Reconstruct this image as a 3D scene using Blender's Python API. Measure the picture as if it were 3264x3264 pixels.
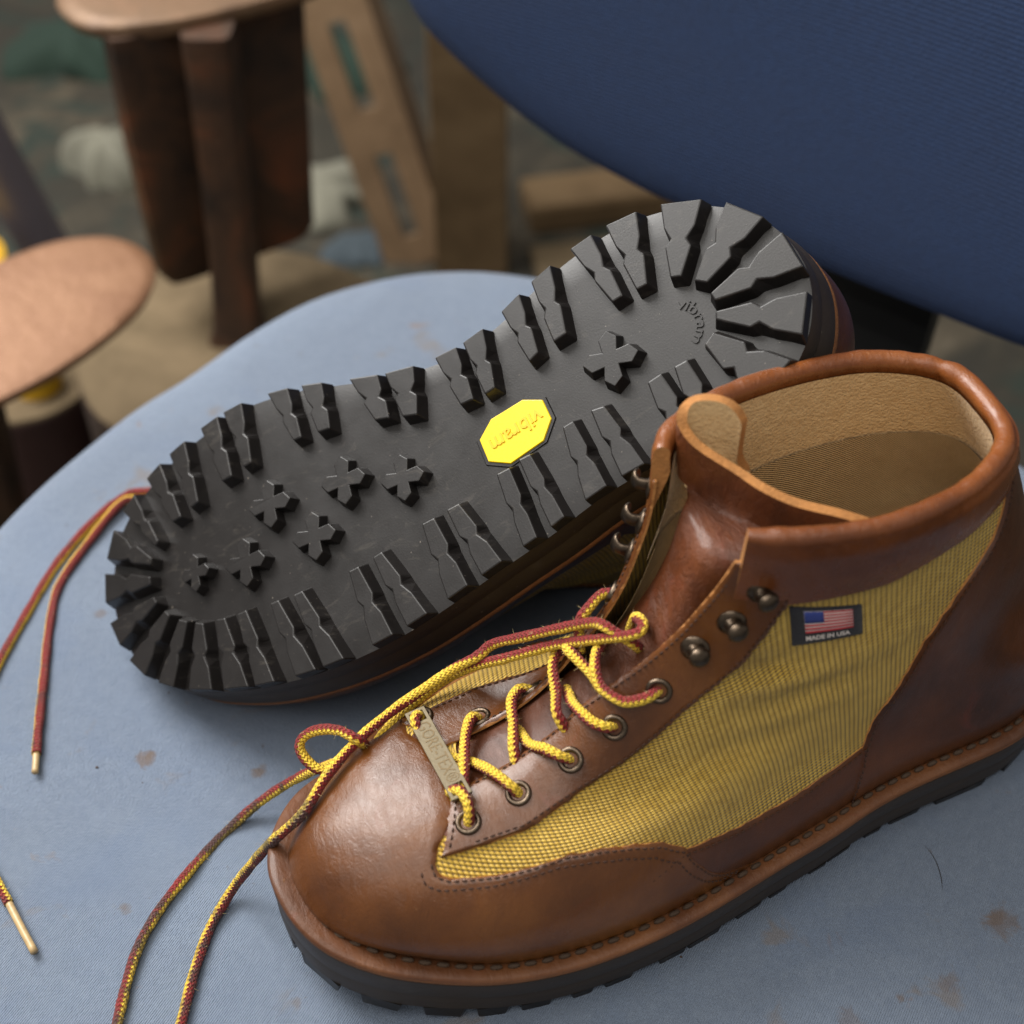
import bpy, bmesh, math, random
import numpy as np
from mathutils import Matrix, Vector
random.seed(4); RNG=np.random.default_rng(4)
CM=0.01
scene=bpy.context.scene
for o in list(bpy.data.objects): bpy.data.objects.remove(o)
# ---------------------------------------------------------------- camera, world, light, exposure
PHI=math.radians(45); DIST=0.69
cam=bpy.data.cameras.new('camera'); camo=bpy.data.objects.new('camera',cam); scene.collection.objects.link(camo)
cam.sensor_width=36; cam.lens=36*1.55; cam.clip_start=0.01; cam.clip_end=60
camo.location=(0,-DIST*math.cos(PHI),DIST*math.sin(PHI)); camo.rotation_euler=(math.radians(90)-PHI,0,0)
cam.dof.use_dof=True; cam.dof.focus_distance=0.535; cam.dof.aperture_fstop=6.8; cam.dof.aperture_blades=7
scene.camera=camo
world=bpy.data.worlds.new('World'); scene.world=world; world.use_nodes=True
bg=world.node_tree.nodes['Background']; bg.inputs[0].default_value=(1,.97,.93,1); bg.inputs[1].default_value=.37
def area(name,loc,target,sx,sy,power,color):
    l=bpy.data.lights.new(name,'AREA'); l.shape='RECTANGLE'; l.size=sx; l.size_y=sy; l.energy=power; l.color=color
    o=bpy.data.objects.new(name,l); scene.collection.objects.link(o); o.location=loc
    o.rotation_euler=(Vector(target)-Vector(loc)).to_track_quat('-Z','Y').to_euler()
    return o
area('workshop_window_light',(-.95,.62,1.25),(0,-.02,.05),1.0,.9,54,(1,.98,.95))
area('workshop_skylight',(-.45,-.55,1.75),(0,-.05,.05),1.7,1.5,24,(1,.965,.91))
scene.view_settings.view_transform='Standard'; scene.view_settings.look='None'; scene.view_settings.exposure=.04; scene.view_settings.gamma=1
scene.render.engine='CYCLES'; scene.cycles.max_bounces=6; scene.cycles.use_denoising=True
# ---------------------------------------------------------------- materials
def lin(r,g,b): 
    f=lambda c:(c/255/12.92) if c/255<=.04045 else ((c/255+.055)/1.055)**2.4
    return (f(r),f(g),f(b),1)
class NT:
    def __init__(s,name,rough=.5,**kw):
        s.m=bpy.data.materials.new(name); s.m.use_nodes=True; s.t=s.m.node_tree; s.b=s.t.nodes['Principled BSDF']
        s.b.inputs['Roughness'].default_value=rough
        for k,v in kw.items(): s.b.inputs[k.replace('_',' ')].default_value=v
    def n(s,typ,_p={},**ins):
        nd=s.t.nodes.new('ShaderNode'+typ)
        for k,v in _p.items(): setattr(nd,k,v)
        for k,v in ins.items():
            k=k.replace('_',' ')
            key=int(k[1:]) if k[0]=='i' and k[1:].isdigit() else k
            s.set(nd.inputs[key],v)
        return nd
    def set(s,inp,v):
        if isinstance(v,bpy.types.NodeSocket): s.t.links.new(v,inp)
        elif isinstance(v,bpy.types.Node): s.t.links.new(v.outputs[0],inp)
        else: inp.default_value=v
    def math(s,op,a,b=0.,c=0.,clamp=False):
        return s.n('Math',dict(operation=op,use_clamp=clamp),i0=a,i1=b,i2=c).outputs[0]
    def mix(s,f,a,b,mode='MIX'):
        nd=s.n('Mix',dict(data_type='RGBA',blend_type=mode)); s.set(nd.inputs[0],f); s.set(nd.inputs[6],a); s.set(nd.inputs[7],b); return nd.outputs[2]
    def ramp(s,f,*st):
        nd=s.n('ValToRGB'); s.set(nd.inputs[0],f); e=nd.color_ramp.elements
        while len(e)<len(st): e.new(.5)
        for i,(p,c) in enumerate(st):
            e[i].position=p; e[i].color=c if isinstance(c,(tuple,list)) else (c,c,c,1)
        return nd.outputs[0]
    def noise(s,scale,detail=4,rough=.55,vec=None,dist=0.):
        nd=s.n('TexNoise',Scale=scale,Detail=detail,Roughness=rough,Distortion=dist)
        s.set(nd.inputs['Vector'],vec if vec is not None else s.obj()); return nd.outputs['Fac']
    def obj(s): return s.n('TexCoord').outputs['Object']
    def uv(s): return s.n('TexCoord').outputs['UV']
    def map(s,vec,scale=(1,1,1),rot=(0,0,0),loc=(0,0,0)): return s.n('Mapping',Vector=vec,Scale=scale,Rotation=rot,Location=loc).outputs[0]
    def bump(s,h,strength=.3,dist=.001,prev=None):
        nd=s.n('Bump',Strength=strength,Distance=dist,Height=h)
        if prev is not None: s.set(nd.inputs['Normal'],prev)
        return nd.outputs[0]
    def out(s,color=None,rough=None,normal=None,**kw):
        if color is not None: s.set(s.b.inputs['Base Color'],color)
        if rough is not None: s.set(s.b.inputs['Roughness'],rough)
        if normal is not None: s.set(s.b.inputs['Normal'],normal)
        for k,v in kw.items(): s.set(s.b.inputs[k.replace('_',' ')],v)
        return s.m
def plain(name,col,rough=.6,var=.25,scale=30,bump=.0,bscale=200,metal=0.,**kw):
    m=NT(name,rough,Metallic=metal,**kw)
    f=m.noise(scale,5)
    c=m.mix(f,tuple(x*(1-var) for x in col[:3])+(1,),tuple(min(1,x*(1+var)) for x in col[:3])+(1,))
    return m.out(c,normal=m.bump(m.noise(bscale,3),bump,.001) if bump else None)
def leather_mat(name,c0,c1,c2,rough=.36,crease=.35):
    m=NT(name,rough,Coat_Weight=.22,Coat_Roughness=.2)
    m.b.inputs['Specular IOR Level'].default_value=.36
    v=m.obj()
    big=m.noise(16,5,.6,v,.4); med=m.noise(70,5,.65,v,.6); 
    c=m.ramp(big,(.32,c0),(.52,c1),(.72,c2))
    stain=m.ramp(m.noise(38,4,.7,m.map(v,loc=(3,1,2)),1.2),(.60,0.),(.74,1.))
    c=m.mix(m.math('MULTIPLY',stain,.35),c,lin(110,48,26))
    c=m.mix(m.math('MULTIPLY',m.ramp(med,(.45,0.),(.8,1.)),.3),c,c0)
    scuff=m.ramp(m.noise(420,3,.8,m.map(v,scale=(1,.35,.6))),(.70,0.),(.80,1.))
    c=m.mix(m.math('MULTIPLY',scuff,.22),c,lin(190,140,90))
    cr=m.n('TexVoronoi',dict(feature='DISTANCE_TO_EDGE'),Vector=v,Scale=620.).outputs[0]
    nb=m.bump(m.ramp(cr,(.0,0.),(.14,1.)),.09,.0005)
    nb=m.bump(m.noise(130,6,.7,m.map(v,scale=(2.2,1,.7)),1.5),crease,.0011,nb)
    nb=m.bump(m.noise(26,3,.5,v),.12,.004,nb)
    r=m.math('ADD',m.math('MULTIPLY',med,.34),rough-.16)
    return m.out(c,r,nb)
M={}
M['leather']=leather_mat('brown_leather',lin(62,32,11),lin(92,52,19),lin(118,72,29),.31)
M['leather_dark']=leather_mat('dark_brown_leather',lin(50,25,10),lin(76,40,16),lin(96,53,23),.34)
M['leather_roll']=leather_mat('collar_leather',lin(84,43,18),lin(116,64,28),lin(138,82,40),.28,.5)
M['tongue']=leather_mat('tongue_leather',lin(60,29,11),lin(90,45,18),lin(116,64,28),.5,1.2)
M['welt']=leather_mat('welt_leather',lin(66,36,17),lin(96,56,28),lin(120,76,42),.5,.6)
M['raw_edge']=plain('raw_leather_edge',lin(160,108,56),.85,.4,260,.5,900)
M['edge_dark']=plain('dark_leather_edge',lin(112,70,36),.85,.4,260,.5,900)
# canvas: rows of plump yarns, brick-wise, from the UV map in centimetres
m=NT('olive_canvas',.62); uv=m.map(m.uv(),rot=(0,0,math.radians(38)))
sp=m.n('SeparateXYZ',Vector=uv)
U=m.math('DIVIDE',sp.outputs[0],.24); V=m.math('DIVIDE',sp.outputs[1],.24)
def dots(du):
    a=m.math('SUBTRACT',m.math('FRACT',m.math('ADD',U,du)),.5); b=m.math('SUBTRACT',m.math('FRACT',m.math('ADD',V,du)),.5)
    return m.math('SUBTRACT',1.,m.math('ADD',m.math('MULTIPLY',m.math('MULTIPLY',a,a),5.6),m.math('MULTIPLY',m.math('MULTIPLY',b,b),5.6)))
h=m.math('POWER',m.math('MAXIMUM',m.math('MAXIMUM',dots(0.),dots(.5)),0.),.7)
cell=m.n('TexWhiteNoise',dict(noise_dimensions='2D'),Vector=m.n('CombineXYZ',X=m.math('FLOOR',U),Y=m.math('FLOOR',V))).outputs[0]
yarn=m.mix(m.noise(24,4,.6),lin(174,138,36),lin(200,162,58))
yarn=m.mix(m.math('MULTIPLY',cell,.35),yarn,lin(236,200,96))
c=m.mix(m.ramp(h,(.2,1.),(.6,0.)),yarn,lin(96,70,16))  # shade between the yarns painted in as a darker gap colour
c=m.mix(m.math('MULTIPLY',m.ramp(m.noise(30,5,.65,dist=.7),(.56,0.),(.76,1.)),.45),c,lin(112,84,28))
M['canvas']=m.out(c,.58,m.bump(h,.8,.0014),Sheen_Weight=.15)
def fabric(name,c0,c1,scale,rough=.9,bump=.5,dirt=None,rib=None,strength=.001,spots=()):
    m=NT(name,rough,Sheen_Weight=.0 if 'navy' in name else .12); v=m.obj()
    f=m.noise(scale,4,.7,v); c=m.mix(f,c0,c1)
    hb=m.noise(scale*3.3,2,.6,v)
    if rib:
        w=m.n('TexWave',dict(wave_type='BANDS',bands_direction='X' if rib[1] else 'Z'),Vector=m.map(v,rot=rib[1] or (0,0,0)),Scale=rib[0],Distortion=1.2,Detail=2.,Detail_Scale=4.).outputs[1]
        c=m.mix(m.math('MULTIPLY',m.math('SUBTRACT',1.,w),rib[2]),c,tuple(x*.45 for x in c0[:3])+(1,))
        hb=m.math('ADD',hb,m.math('MULTIPLY',w,rib[3]))
    if dirt:
        for sc,lo,hi,k,col in dirt:
            c=m.mix(m.math('MULTIPLY',m.ramp(m.noise(sc,5,.6,m.map(v,loc=(sc*.37,2,1)),.5),(lo,0.),(hi,1.)),k),c,col)
    for (x,y),r,k,col in spots:
        q=m.n('VectorMath',dict(operation='DISTANCE'),i0=m.n('VectorMath',dict(operation='MULTIPLY'),i0=v,i1=(1,1,0)).outputs[0],i1=(x,y,0)).outputs['Value']
        e=m.math('ADD',m.math('DIVIDE',q,r),m.math('MULTIPLY',m.noise(190,4,.7,v,1.),1.1))
        c=m.mix(m.math('MULTIPLY',m.ramp(e,(.75,1.),(1.25,0.)),k),c,col)
    return m.out(c,rough,m.bump(hb,bump,strength))
STAINS=[((-0.1369,-0.1336),0.010,0.70,lin(98,82,70)),((-0.1352,-0.1319),0.006,0.50,lin(98,82,70)),((-0.0936,-0.1396),0.008,0.75,lin(98,82,70)),((-0.1340,-0.1964),0.006,0.60,lin(98,82,70)),((0.1681,-0.2022),0.016,0.55,lin(98,82,70)),((0.1668,-0.2001),0.008,0.60,lin(98,82,70)),((0.1455,-0.2250),0.010,0.45,lin(98,82,70)),((0.1286,-0.2307),0.005,0.60,lin(98,82,70)),((0.1117,-0.2382),0.012,0.35,lin(98,82,70)),((-0.1669,-0.0620),0.007,0.50,lin(98,82,70)),((-0.0711,-0.2317),0.006,0.40,lin(98,82,70)),((0.1744,0.0915),0.010,0.40,lin(98,82,70))]
M['lining']=fabric('beige_felt_lining',lin(184,146,94),lin(222,192,144),260,.95,.8)
M['lining_weave']=fabric('woven_lining',lin(202,162,104),lin(232,198,144),200,.95,.9,None,(560,(0,math.radians(55),math.radians(40)),.5,1.0))
M['seat']=fabric('dusty_blue_seat_fabric',lin(90,102,121),lin(119,130,145),330,.95,.9,
    [(9,.45,.75,.35,lin(128,142,160)),(60,.66,.74,.55,lin(120,96,78)),(140,.69,.75,.7,lin(86,70,60)),(21,.55,.75,.4,lin(88,104,130)),(33,.62,.7,.5,lin(112,100,88)),(4,.5,.7,.3,lin(96,112,138))],(420,(0,0,math.radians(28)),.14,.35),.0007,STAINS)
M['backrest']=fabric('navy_backrest_fabric',lin(10,28,56),lin(22,48,86),300,.9,.6,[(140,.70,.76,.5,lin(20,24,36)),(6,.45,.7,.35,lin(22,34,60))],(150,None,.38,.3),.0008)
def rubber(name,c0,c1,rough):
    m=NT(name,rough); m.b.inputs['Specular IOR Level'].default_value=.38; v=m.obj(); f=m.noise(45,5,.65,v)
    c=m.mix(f,c0,c1); sp=m.ramp(m.noise(900,2,.5,v),(.73,0.),(.79,1.))
    c=m.mix(m.math('MULTIPLY',m.ramp(m.noise(60,5,.7,m.map(v,scale=(1,2.5,1)),1.5),(.58,0.),(.75,1.)),.3),c,lin(92,86,78))
    c=m.mix(m.math('MULTIPLY',sp,.5),c,lin(150,140,128))
    return m.out(c,m.math('ADD',m.math('MULTIPLY',m.noise(90,4,.6,v),.22),rough-.12),m.bump(m.noise(1500,2,.6,v),.12,.0003))
M['rubber']=rubber('black_rubber',lin(21,19,18),lin(33,30,29),.38)
M['rubber_side']=rubber('side_rubber',lin(38,31,25),lin(56,46,37),.5)
M['badge']=plain('yellow_badge',lin(240,204,10),.35,.05,40)
M['badge_letter']=plain('yellow_badge_letters',lin(212,172,8),.35,.05,40)
M['metal']=plain('antique_nickel',lin(92,80,68),.36,.3,200,.25,500,metal=1.)
M['hole_shade']=plain('painted_eyelet_hole',lin(10,8,7),.8)  # near-black colour standing in for the shade inside an eyelet
M['tag']=plain('brass_tag_metal',lin(104,94,74),.55,.2,160,.1,900,metal=.6)
M['tag_ink']=plain('tag_lettering',lin(92,78,56),.5,metal=.8)
M['thread']=plain('brown_thread',lin(58,34,20),.85,.3,400)
M['welt_thread']=plain('waxed_welt_thread',lin(70,52,36),.7,.35,300,.5,2500)
M['black_cloth']=fabric('black_label_cloth',lin(16,16,22),lin(30,30,38),500,.9,.5)
M['white_cloth']=plain('white_label_thread',lin(206,196,190),.9,.15,600)
M['red_cloth']=plain('red_label_thread',lin(176,44,52),.9,.15,600)
M['blue_cloth']=plain('blue_label_thread',lin(48,62,128),.9,.15,600)
# braided lace: UV x = length in cm, y = 0..1 round the cord
m=NT('braided_lace',.7,Sheen_Weight=.05); sp=m.n('SeparateXYZ',Vector=m.uv()); u,v=sp.outputs[0],sp.outputs[1]
tri=m.math('PINGPONG',m.math('MULTIPLY',u,1/.17),.5)                         # zigzag edge
d=m.math('ABSOLUTE',m.math('SUBTRACT',v,.5))                                  # 0 = red side, .5 = yellow side
red=m.math('GREATER_THAN',m.math('ADD',d,m.math('MULTIPLY',tri,.16)),.30)
yel=m.mix(m.noise(300,3,.6),lin(206,160,22),lin(244,212,70)); rd=m.mix(m.noise(300,3,.6),lin(92,6,8),lin(140,14,14))
c=m.mix(red,yel,rd)
zz=m.math('FRACT',m.math('ADD',m.math('MULTIPLY',u,1/.17),m.math('MULTIPLY',m.math('PINGPONG',m.math('MULTIPLY',v,8.),.5),1.)))
groove=m.math('SINE',m.math('MULTIPLY',zz,math.pi))
c=m.mix(m.math('MULTIPLY',m.ramp(groove,(.1,1.),(.5,0.)),.45),c,lin(110,66,10))
att=m.n('Attribute',dict(attribute_name='soil')).outputs['Fac']
fz=m.noise(150,5,.7,dist=.6)
dirt=m.math('MULTIPLY',m.ramp(m.math('ADD',fz,m.math('MULTIPLY',att,.45)),(.66,0.),(.8,1.)),.8)
c=m.mix(dirt,c,lin(44,42,38))
M['lace']=m.out(c,.7,m.bump(groove,.8,.0008))
M['aglet']=plain('lace_tip',lin(172,146,104),.4,.4,300)
M['fuzz']=plain('lint',lin(190,170,120),.9)
M['hair']=plain('dark_fibre',lin(40,38,36),.8)
def rusty(name,c0,c1,c2,rough=.6):
    m=NT(name,rough,Metallic=.35); f=m.noise(14,6,.65,dist=.5); c=m.ramp(f,(.34,c0),(.52,c1),(.72,c2))
    return m.out(c,rough,m.bump(m.noise(120,5,.7),.4,.002))
M['iron']=rusty('rusty_cast_iron',lin(36,27,21),lin(66,45,30),lin(108,60,34))
M['iron_top']=rusty('worn_iron_top',lin(84,62,46),lin(108,84,62),lin(122,92,68),.5)
M['copper']=rusty('worn_copper_coloured_plate',lin(122,86,62),lin(134,98,72),lin(146,110,84),.5)
M['beige_steel']=rusty('beige_painted_steel',lin(108,86,62),lin(124,100,74),lin(138,114,88),.7)
M['post_wood']=rusty('pale_post_wood',lin(100,80,54),lin(116,94,66),lin(130,108,78),.85)
M['stump']=rusty('cut_stump_wood',lin(92,78,56),lin(112,96,72),lin(130,112,86),.9)
M['bark']=plain('dark_bark',lin(56,40,28),.9,.4,30,.6,60)
M['grey_pipe']=plain('grey_pipe_metal',lin(92,86,92),.45,.2,20)
m=NT('workshop_floor',.85); f=m.noise(5,6,.7,dist=.8)
c=m.ramp(f,(.3,lin(26,25,20)),(.48,lin(46,42,32)),(.6,lin(72,64,50)),(.75,lin(108,98,82)))
c=m.mix(m.ramp(m.noise(9,4,.6,m.map(m.obj(),loc=(4,4,4)),.6),(.54,0.),(.60,1.)),c,lin(34,42,34))
M['floor']=m.out(c,.85,m.bump(m.noise(40,5),.5,.01))
M['black_plastic']=plain('black_plastic',lin(18,18,18),.5)
M['green_rag']=plain('dark_green_rag',lin(30,48,38),.9,.4,12); M['white_rag']=plain('off_white_rag',lin(118,116,102),.9,.3,12)
M['yellow_can']=plain('yellow_paint',lin(206,160,24),.5); M['brown_can']=plain('brown_pot',lin(70,48,44),.6,.3); M['blue_rag']=plain('blue_grey_rag',lin(58,68,74),.9,.3,14)
M['dust']=plain('crumb',lin(70,52,40),.9)
# ---------------------------------------------------------------- object helpers
MIR=False
def link(o,parent=None):
    scene.collection.objects.link(o)
    if parent is not None: o.parent=parent
    return o
def tag(o,label=None,cat=None,group=None,kind=None):
    for k,v in (('label',label),('category',cat),('group',group),('kind',kind)):
        if v: o[k]=v
    return o
def empty(name,label,cat,loc=(0,0,0),mat=None,group=None):
    o=bpy.data.objects.new(name,None); o.empty_display_size=.02; link(o)
    if mat is not None: o.matrix_world=mat
    else: o.location=loc
    return tag(o,label,cat,group)
def mk(name,V,F,mats,parent=None,mi=None,uv=None,smooth=True,sharp=None,attr=None):
    V=np.array(V,float).reshape(-1,3)*CM
    F=[list(f) for f in F]
    if MIR:
        V=V*np.array([1,-1,1]); F=[f[::-1] for f in F]
    me=bpy.data.meshes.new(name); me.from_pydata(V.tolist(),[],F)
    for m_ in (mats if isinstance(mats,(list,tuple)) else [mats]): me.materials.append(M[m_])
    if mi is not None: me.polygons.foreach_set('material_index',np.array(mi,np.int32))
    me.polygons.foreach_set('use_smooth',np.full(len(F),bool(smooth)))
    if uv is not None:
        l=me.uv_layers.new(name='UVMap'); uv=np.array(uv,float)
        idx=np.zeros(len(me.loops),np.int32); me.loops.foreach_get('vertex_index',idx)
        l.data.foreach_set('uv',uv[idx].ravel())
    if attr is not None:
        a=me.attributes.new(attr[0],'FLOAT','POINT'); a.data.foreach_set('value',np.array(attr[1],np.float32))
    me.update()
    if sharp: 
        try: me.set_sharp_from_angle(angle=math.radians(sharp))
        except Exception: pass
    return link(bpy.data.objects.new(name,me),parent)
def grid_faces(nu,nv,o=0,closed_u=False):
    F=[]
    for j in range(nv-1):
        for i in range(nu if closed_u else nu-1):
            k=(i+1)%nu; F.append((o+j*nu+i,o+j*nu+k,o+(j+1)*nu+k,o+(j+1)*nu+i))
    return F
def tube(P,r,n=10,frame0=None,twist=0.,cap=True,frames=None):
    """swept tube; returns V,F,uv (u = length, v = round)"""
    P=np.asarray(P,float); T=np.gradient(P,axis=0); T/=np.linalg.norm(T,axis=1)[:,None]+1e-9
    a=np.array(frame0 if frame0 is not None else (0,0,1.)); V=[];uv=[]
    L=np.r_[0,np.cumsum(np.linalg.norm(np.diff(P,axis=0),axis=1))]
    r=np.broadcast_to(np.asarray(r,float),(len(P),))
    for i in range(len(P)):
        if frames is not None: a=frames[i]
        a=a-T[i]*(a@T[i]); a/=np.linalg.norm(a)+1e-9; b=np.cross(T[i],a)
        for k in range(n+1):
            th=2*np.pi*k/n+twist*L[i]
            V.append(P[i]+r[i]*(np.cos(th)*a+np.sin(th)*b)); uv.append((L[i],k/n))
    F=grid_faces(n+1,len(P))
    if cap: F+= [tuple(range(n-1,-1,-1)),tuple((len(P)-1)*(n+1)+k for k in range(n))]
    return V,F,uv
def lathe(prof,n=20,c=(0,0,0),ax=(0,0,1.)):
    ax=np.array(ax,float); ax/=np.linalg.norm(ax); a=np.cross(ax,(1,0,0) if abs(ax[0])<.8 else (0,1,0)); a/=np.linalg.norm(a); b=np.cross(ax,a)
    V=[np.array(c)+ax*z+r*(np.cos(2*np.pi*k/n)*a+np.sin(2*np.pi*k/n)*b) for r,z in prof for k in range(n)]
    return V,grid_faces(n,len(prof),0,True)
def boxm(name,lo,hi,mat,parent=None,bev=.0):
    bm=bmesh.new(); bmesh.ops.create_cube(bm,size=1.)
    for v in bm.verts: v.co=Vector([lo[k]+(v.co[k]+.5)*(hi[k]-lo[k]) for k in range(3)])
    if bev: bmesh.ops.bevel(bm,geom=bm.edges[:],offset=bev,segments=2,affect='EDGES')
    V=[v.co[:] for v in bm.verts]; bm.verts.index_update(); F=[[v.index for v in f.verts] for f in bm.faces]; bm.free()
    return mk(name,V,F,mat,parent,smooth=False)
# ---------------------------------------------------------------- boot geometry (centimetres; x toe>heel, y medial +, z up)
OUT=np.array([(-1.17,-0.75),(-1.05,0.0),(-0.73,0.83),(-0.31,1.5),(0.29,2.25),(1.14,2.85),(2.66,3.57),(3.99,4.05),(5.67,4.45),(6.9,4.66),(8.0,4.70),(9.58,4.52),(10.83,4.22),(12.2,3.85),(13.4,3.57),(14.8,3.42),(16.0,3.45),(17.3,3.72),(18.5,4.18),(19.5,4.62),(20.9,5.1),(22.3,5.43),(23.5,5.56),(24.8,5.47),(26.2,5.08),(27.3,4.4),(28.2,3.4),(28.65,2.3),(28.75,1.2),(28.4,0.0),(27.8,-1.0),(26.8,-1.9),(25.5,-2.5),(24.2,-2.75),(22.4,-2.95),(20.5,-3.2),(18.9,-3.55),(17.2,-4.08),(15.2,-4.55),(13,-5.13),(11,-5.57),(9,-5.82),(7,-5.86),(5,-5.66),(3.4,-5.3),(1.7,-4.75),(0.6,-4.15),(-0.2,-3.5),(-0.75,-2.63),(-1.05,-1.7)])
def catmull(P,n=8,closed=False):
    P=np.asarray(P,float); m=len(P); out=[]
    for i in range(m if closed else m-1):
        if closed: p0,p1,p2,p3=P[(i-1)%m],P[i],P[(i+1)%m],P[(i+2)%m]
        else: p0,p1,p2,p3=P[max(i-1,0)],P[i],P[i+1],P[min(i+2,m-1)]
        for t in np.linspace(0,1,n,endpoint=False):
            out.append(.5*((2*p1)+(-p0+p2)*t+(2*p0-5*p1+4*p2-p3)*t*t+(-p0+3*p1-3*p2+p3)*t**3))
    if not closed: out.append(P[-1])
    return np.array(out)
def resample(Q,n,closed=False):
    Q=np.asarray(Q,float)
    if closed: Q=np.vstack([Q,Q[:1]])
    d=np.r_[0,np.cumsum(np.linalg.norm(np.diff(Q,axis=0),axis=1))]
    t=np.linspace(0,d[-1],n,endpoint=not closed)
    return np.stack([np.interp(t,d,Q[:,k]) for k in range(Q.shape[1])],1)
def smooth_closed(Q,k=3):
    for _ in range(k): Q=(np.roll(Q,1,0)+2*Q+np.roll(Q,-1,0))/4
    return Q
NO=240
OUTL=resample(smooth_closed(catmull(OUT,8,True),6),NO,True)       # runs toe tip > medial > heel > lateral
def outward(Q):
    t=np.roll(Q,-1,0)-np.roll(Q,1,0); n=np.stack([-t[:,1],t[:,0]],1)
    return n/np.linalg.norm(n,axis=1)[:,None]
ON=outward(OUTL)
def offs(d,toe=None):
    k=np.clip(1-(OUTL[:,0]+1.2)/6,0,1)[:,None] if toe is not None else 0.
    return smooth_closed(OUTL+ON*(d+((toe-d) if toe is not None else 0.)*k),2)
def spring(x): return 0.02*np.clip(8.0-np.asarray(x,float),0,12)**2      # toe spring
def z_rub(x): return 2.42+0.008*np.clip(x,0,30)+spring(x)                   # top of the rubber
def z_welt(x): return z_rub(x)+0.38                                          # top of the leather welt
NA=97
AL=np.linspace(0,np.pi,NA); TT=(1-np.cos(AL))/2
def yc(x): return -1.05+0.0885*x
FE=offs(-0.42,-1.05)                                                              # feather line
def side_y(Q,x,med):
    i0=np.argmin(Q[:,0]); i1=np.argmax(Q[:,0])
    P=np.roll(Q,-i0,0); k=(i1-i0)%len(Q)
    A=P[:k+1]; B=np.vstack([P[k:],P[:1]])[::-1]
    A,B=(A,B) if A[:,1].mean()>B[:,1].mean() else (B,A)
    R=A if med else B
    return np.interp(x,R[:,0],R[:,1])
X0,X1=FE[:,0].min()+1e-3,FE[:,0].max()-1e-3
def interp_t(vals): return np.interp(TT,np.linspace(0,1,len(vals)),vals)
def ring_out(xf,zf,xb,zb,k,kw=None):
    xo=X0+(X1-X0)*TT; x=xf+(xb-xf)*TT; kk=interp_t(k); z=zf+(zb-zf)*TT; r=[]
    for med in (0,1):
        y=side_y(FE,xo,med)-yc(xo); km=kk if not (kw is not None and med) else interp_t(kw)
        r.append(np.stack([x,yc(x)+y*km,z],1))
    return r
def ring_w(xf,zf,xb,zb,wl,wm,p,off):
    x=xf+(xb-xf)*TT; z=zf+(zb-zf)*TT; r=[]
    for med,w in ((0,wl),(1,wm)):
        y=interp_t(w)*np.sin(AL).clip(0,1)**p*(1 if med else -1)
        r.append(np.stack([x,yc(x)+off*np.ones(NA)+y,z],1))
    return r
r0=ring_out(X0,0,X1,0,[1]*5)
for r in r0: r[:,2]=z_welt(r[:,0])-0.03
r1=ring_out(X0-.33,4.45,X1+.25,4.3,[1.045,1.045,1.03,1.02,1.03])
r1b=ring_out(0.45,5.6,X1+.2,5.4,[.985,.985,.95,.97,1.0],[.985,.985,.98,1.0,1.0])
r2=ring_out(2.3,6.5,X1-.1,6.6,[.89,.89,.86,.95,.98],[.89,.89,.98,.98,.98])
LV=[(0,r0),(.13,r1),(.22,r1b),(.30,r2),
    (.42,ring_w(6.4,7.5,26.9,8.4,[3.5,3.75,3.8,3.7,3.5],[3.5,3.5,3.4,3.6,3.5],.6,.1)),
    (.60,ring_w(10.2,10.2,25.6,10.9,[3.0,3.5,3.7,3.6,3.4],[3.0,3.4,3.5,3.6,3.4],.6,.2)),
    (.80,ring_w(12.0,13.5,24.5,13.5,[3.0,3.4,3.5,3.5,3.3],[3.3,3.3,3.5,3.5,3.3],.6,.3)),
    (1.0,ring_w(12.4,16.4,23.4,16.0,[3.1,3.4,3.6,3.5,3.2],[3.5,3.5,3.5,3.5,3.2],.6,.3))]
VK=np.array([l[0] for l in LV])
NV=161; VV=np.linspace(0,1,NV)
def spline_v(K):                       # natural-ish cubic Hermite through the levels
    K=np.asarray(K); m=np.zeros_like(K)
    h=np.diff(VK)
    d=(K[1:]-K[:-1])/h.reshape(-1,*([1]*(K.ndim-1)))
    m[0]=d[0]; m[-1]=d[-1]
    for i in range(1,len(K)-1): m[i]=(d[i-1]*h[i]+d[i]*h[i-1])/(h[i]+h[i-1])
    out=[]
    for v in VV:
        i=min(np.searchsorted(VK,v,side='right')-1,len(h)-1); t=(v-VK[i])/h[i]
        out.append((2*t**3-3*t**2+1)*K[i]+(t**3-2*t**2+t)*h[i]*m[i]+(-2*t**3+3*t**2)*K[i+1]+(t**3-t**2)*h[i]*m[i+1])
    return np.array(out)
GL=spline_v([l[1][0] for l in LV]); GM=spline_v([l[1][1] for l in LV])
G=np.concatenate([GL[:,::-1],GM[:,1:]],1)               # s from -1 (back, lateral) through 0 (front) to +1 (back, medial)
ns=G.shape[1]; SS=np.linspace(-1,1,ns)
def sm(G,it):
    for _ in range(it):
        H=np.concatenate([G[:,-2:-1],G,G[:,1:2]],1)
        H=(H[:,:-2]+2*H[:,1:-1]+H[:,2:])/4
        H[1:-1]=(H[:-2]+2*H[1:-1]+H[2:])/4
        H[0]=G[0]; G=H
    return G
G=sm(G,6)
DENTS=[(-.335,.64,.045,.028,-.18),(-.375,.59,.075,.026,.13),(-.30,.375,.05,.03,-.12),(-.45,.545,.06,.03,-.10),(-.42,.49,.08,.03,.10),(-.36,.43,.09,.05,-.10),(-.52,.62,.07,.04,.08),(.14,.45,.15,.10,-.72),(.2,.60,.12,.10,-.3)]
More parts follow.
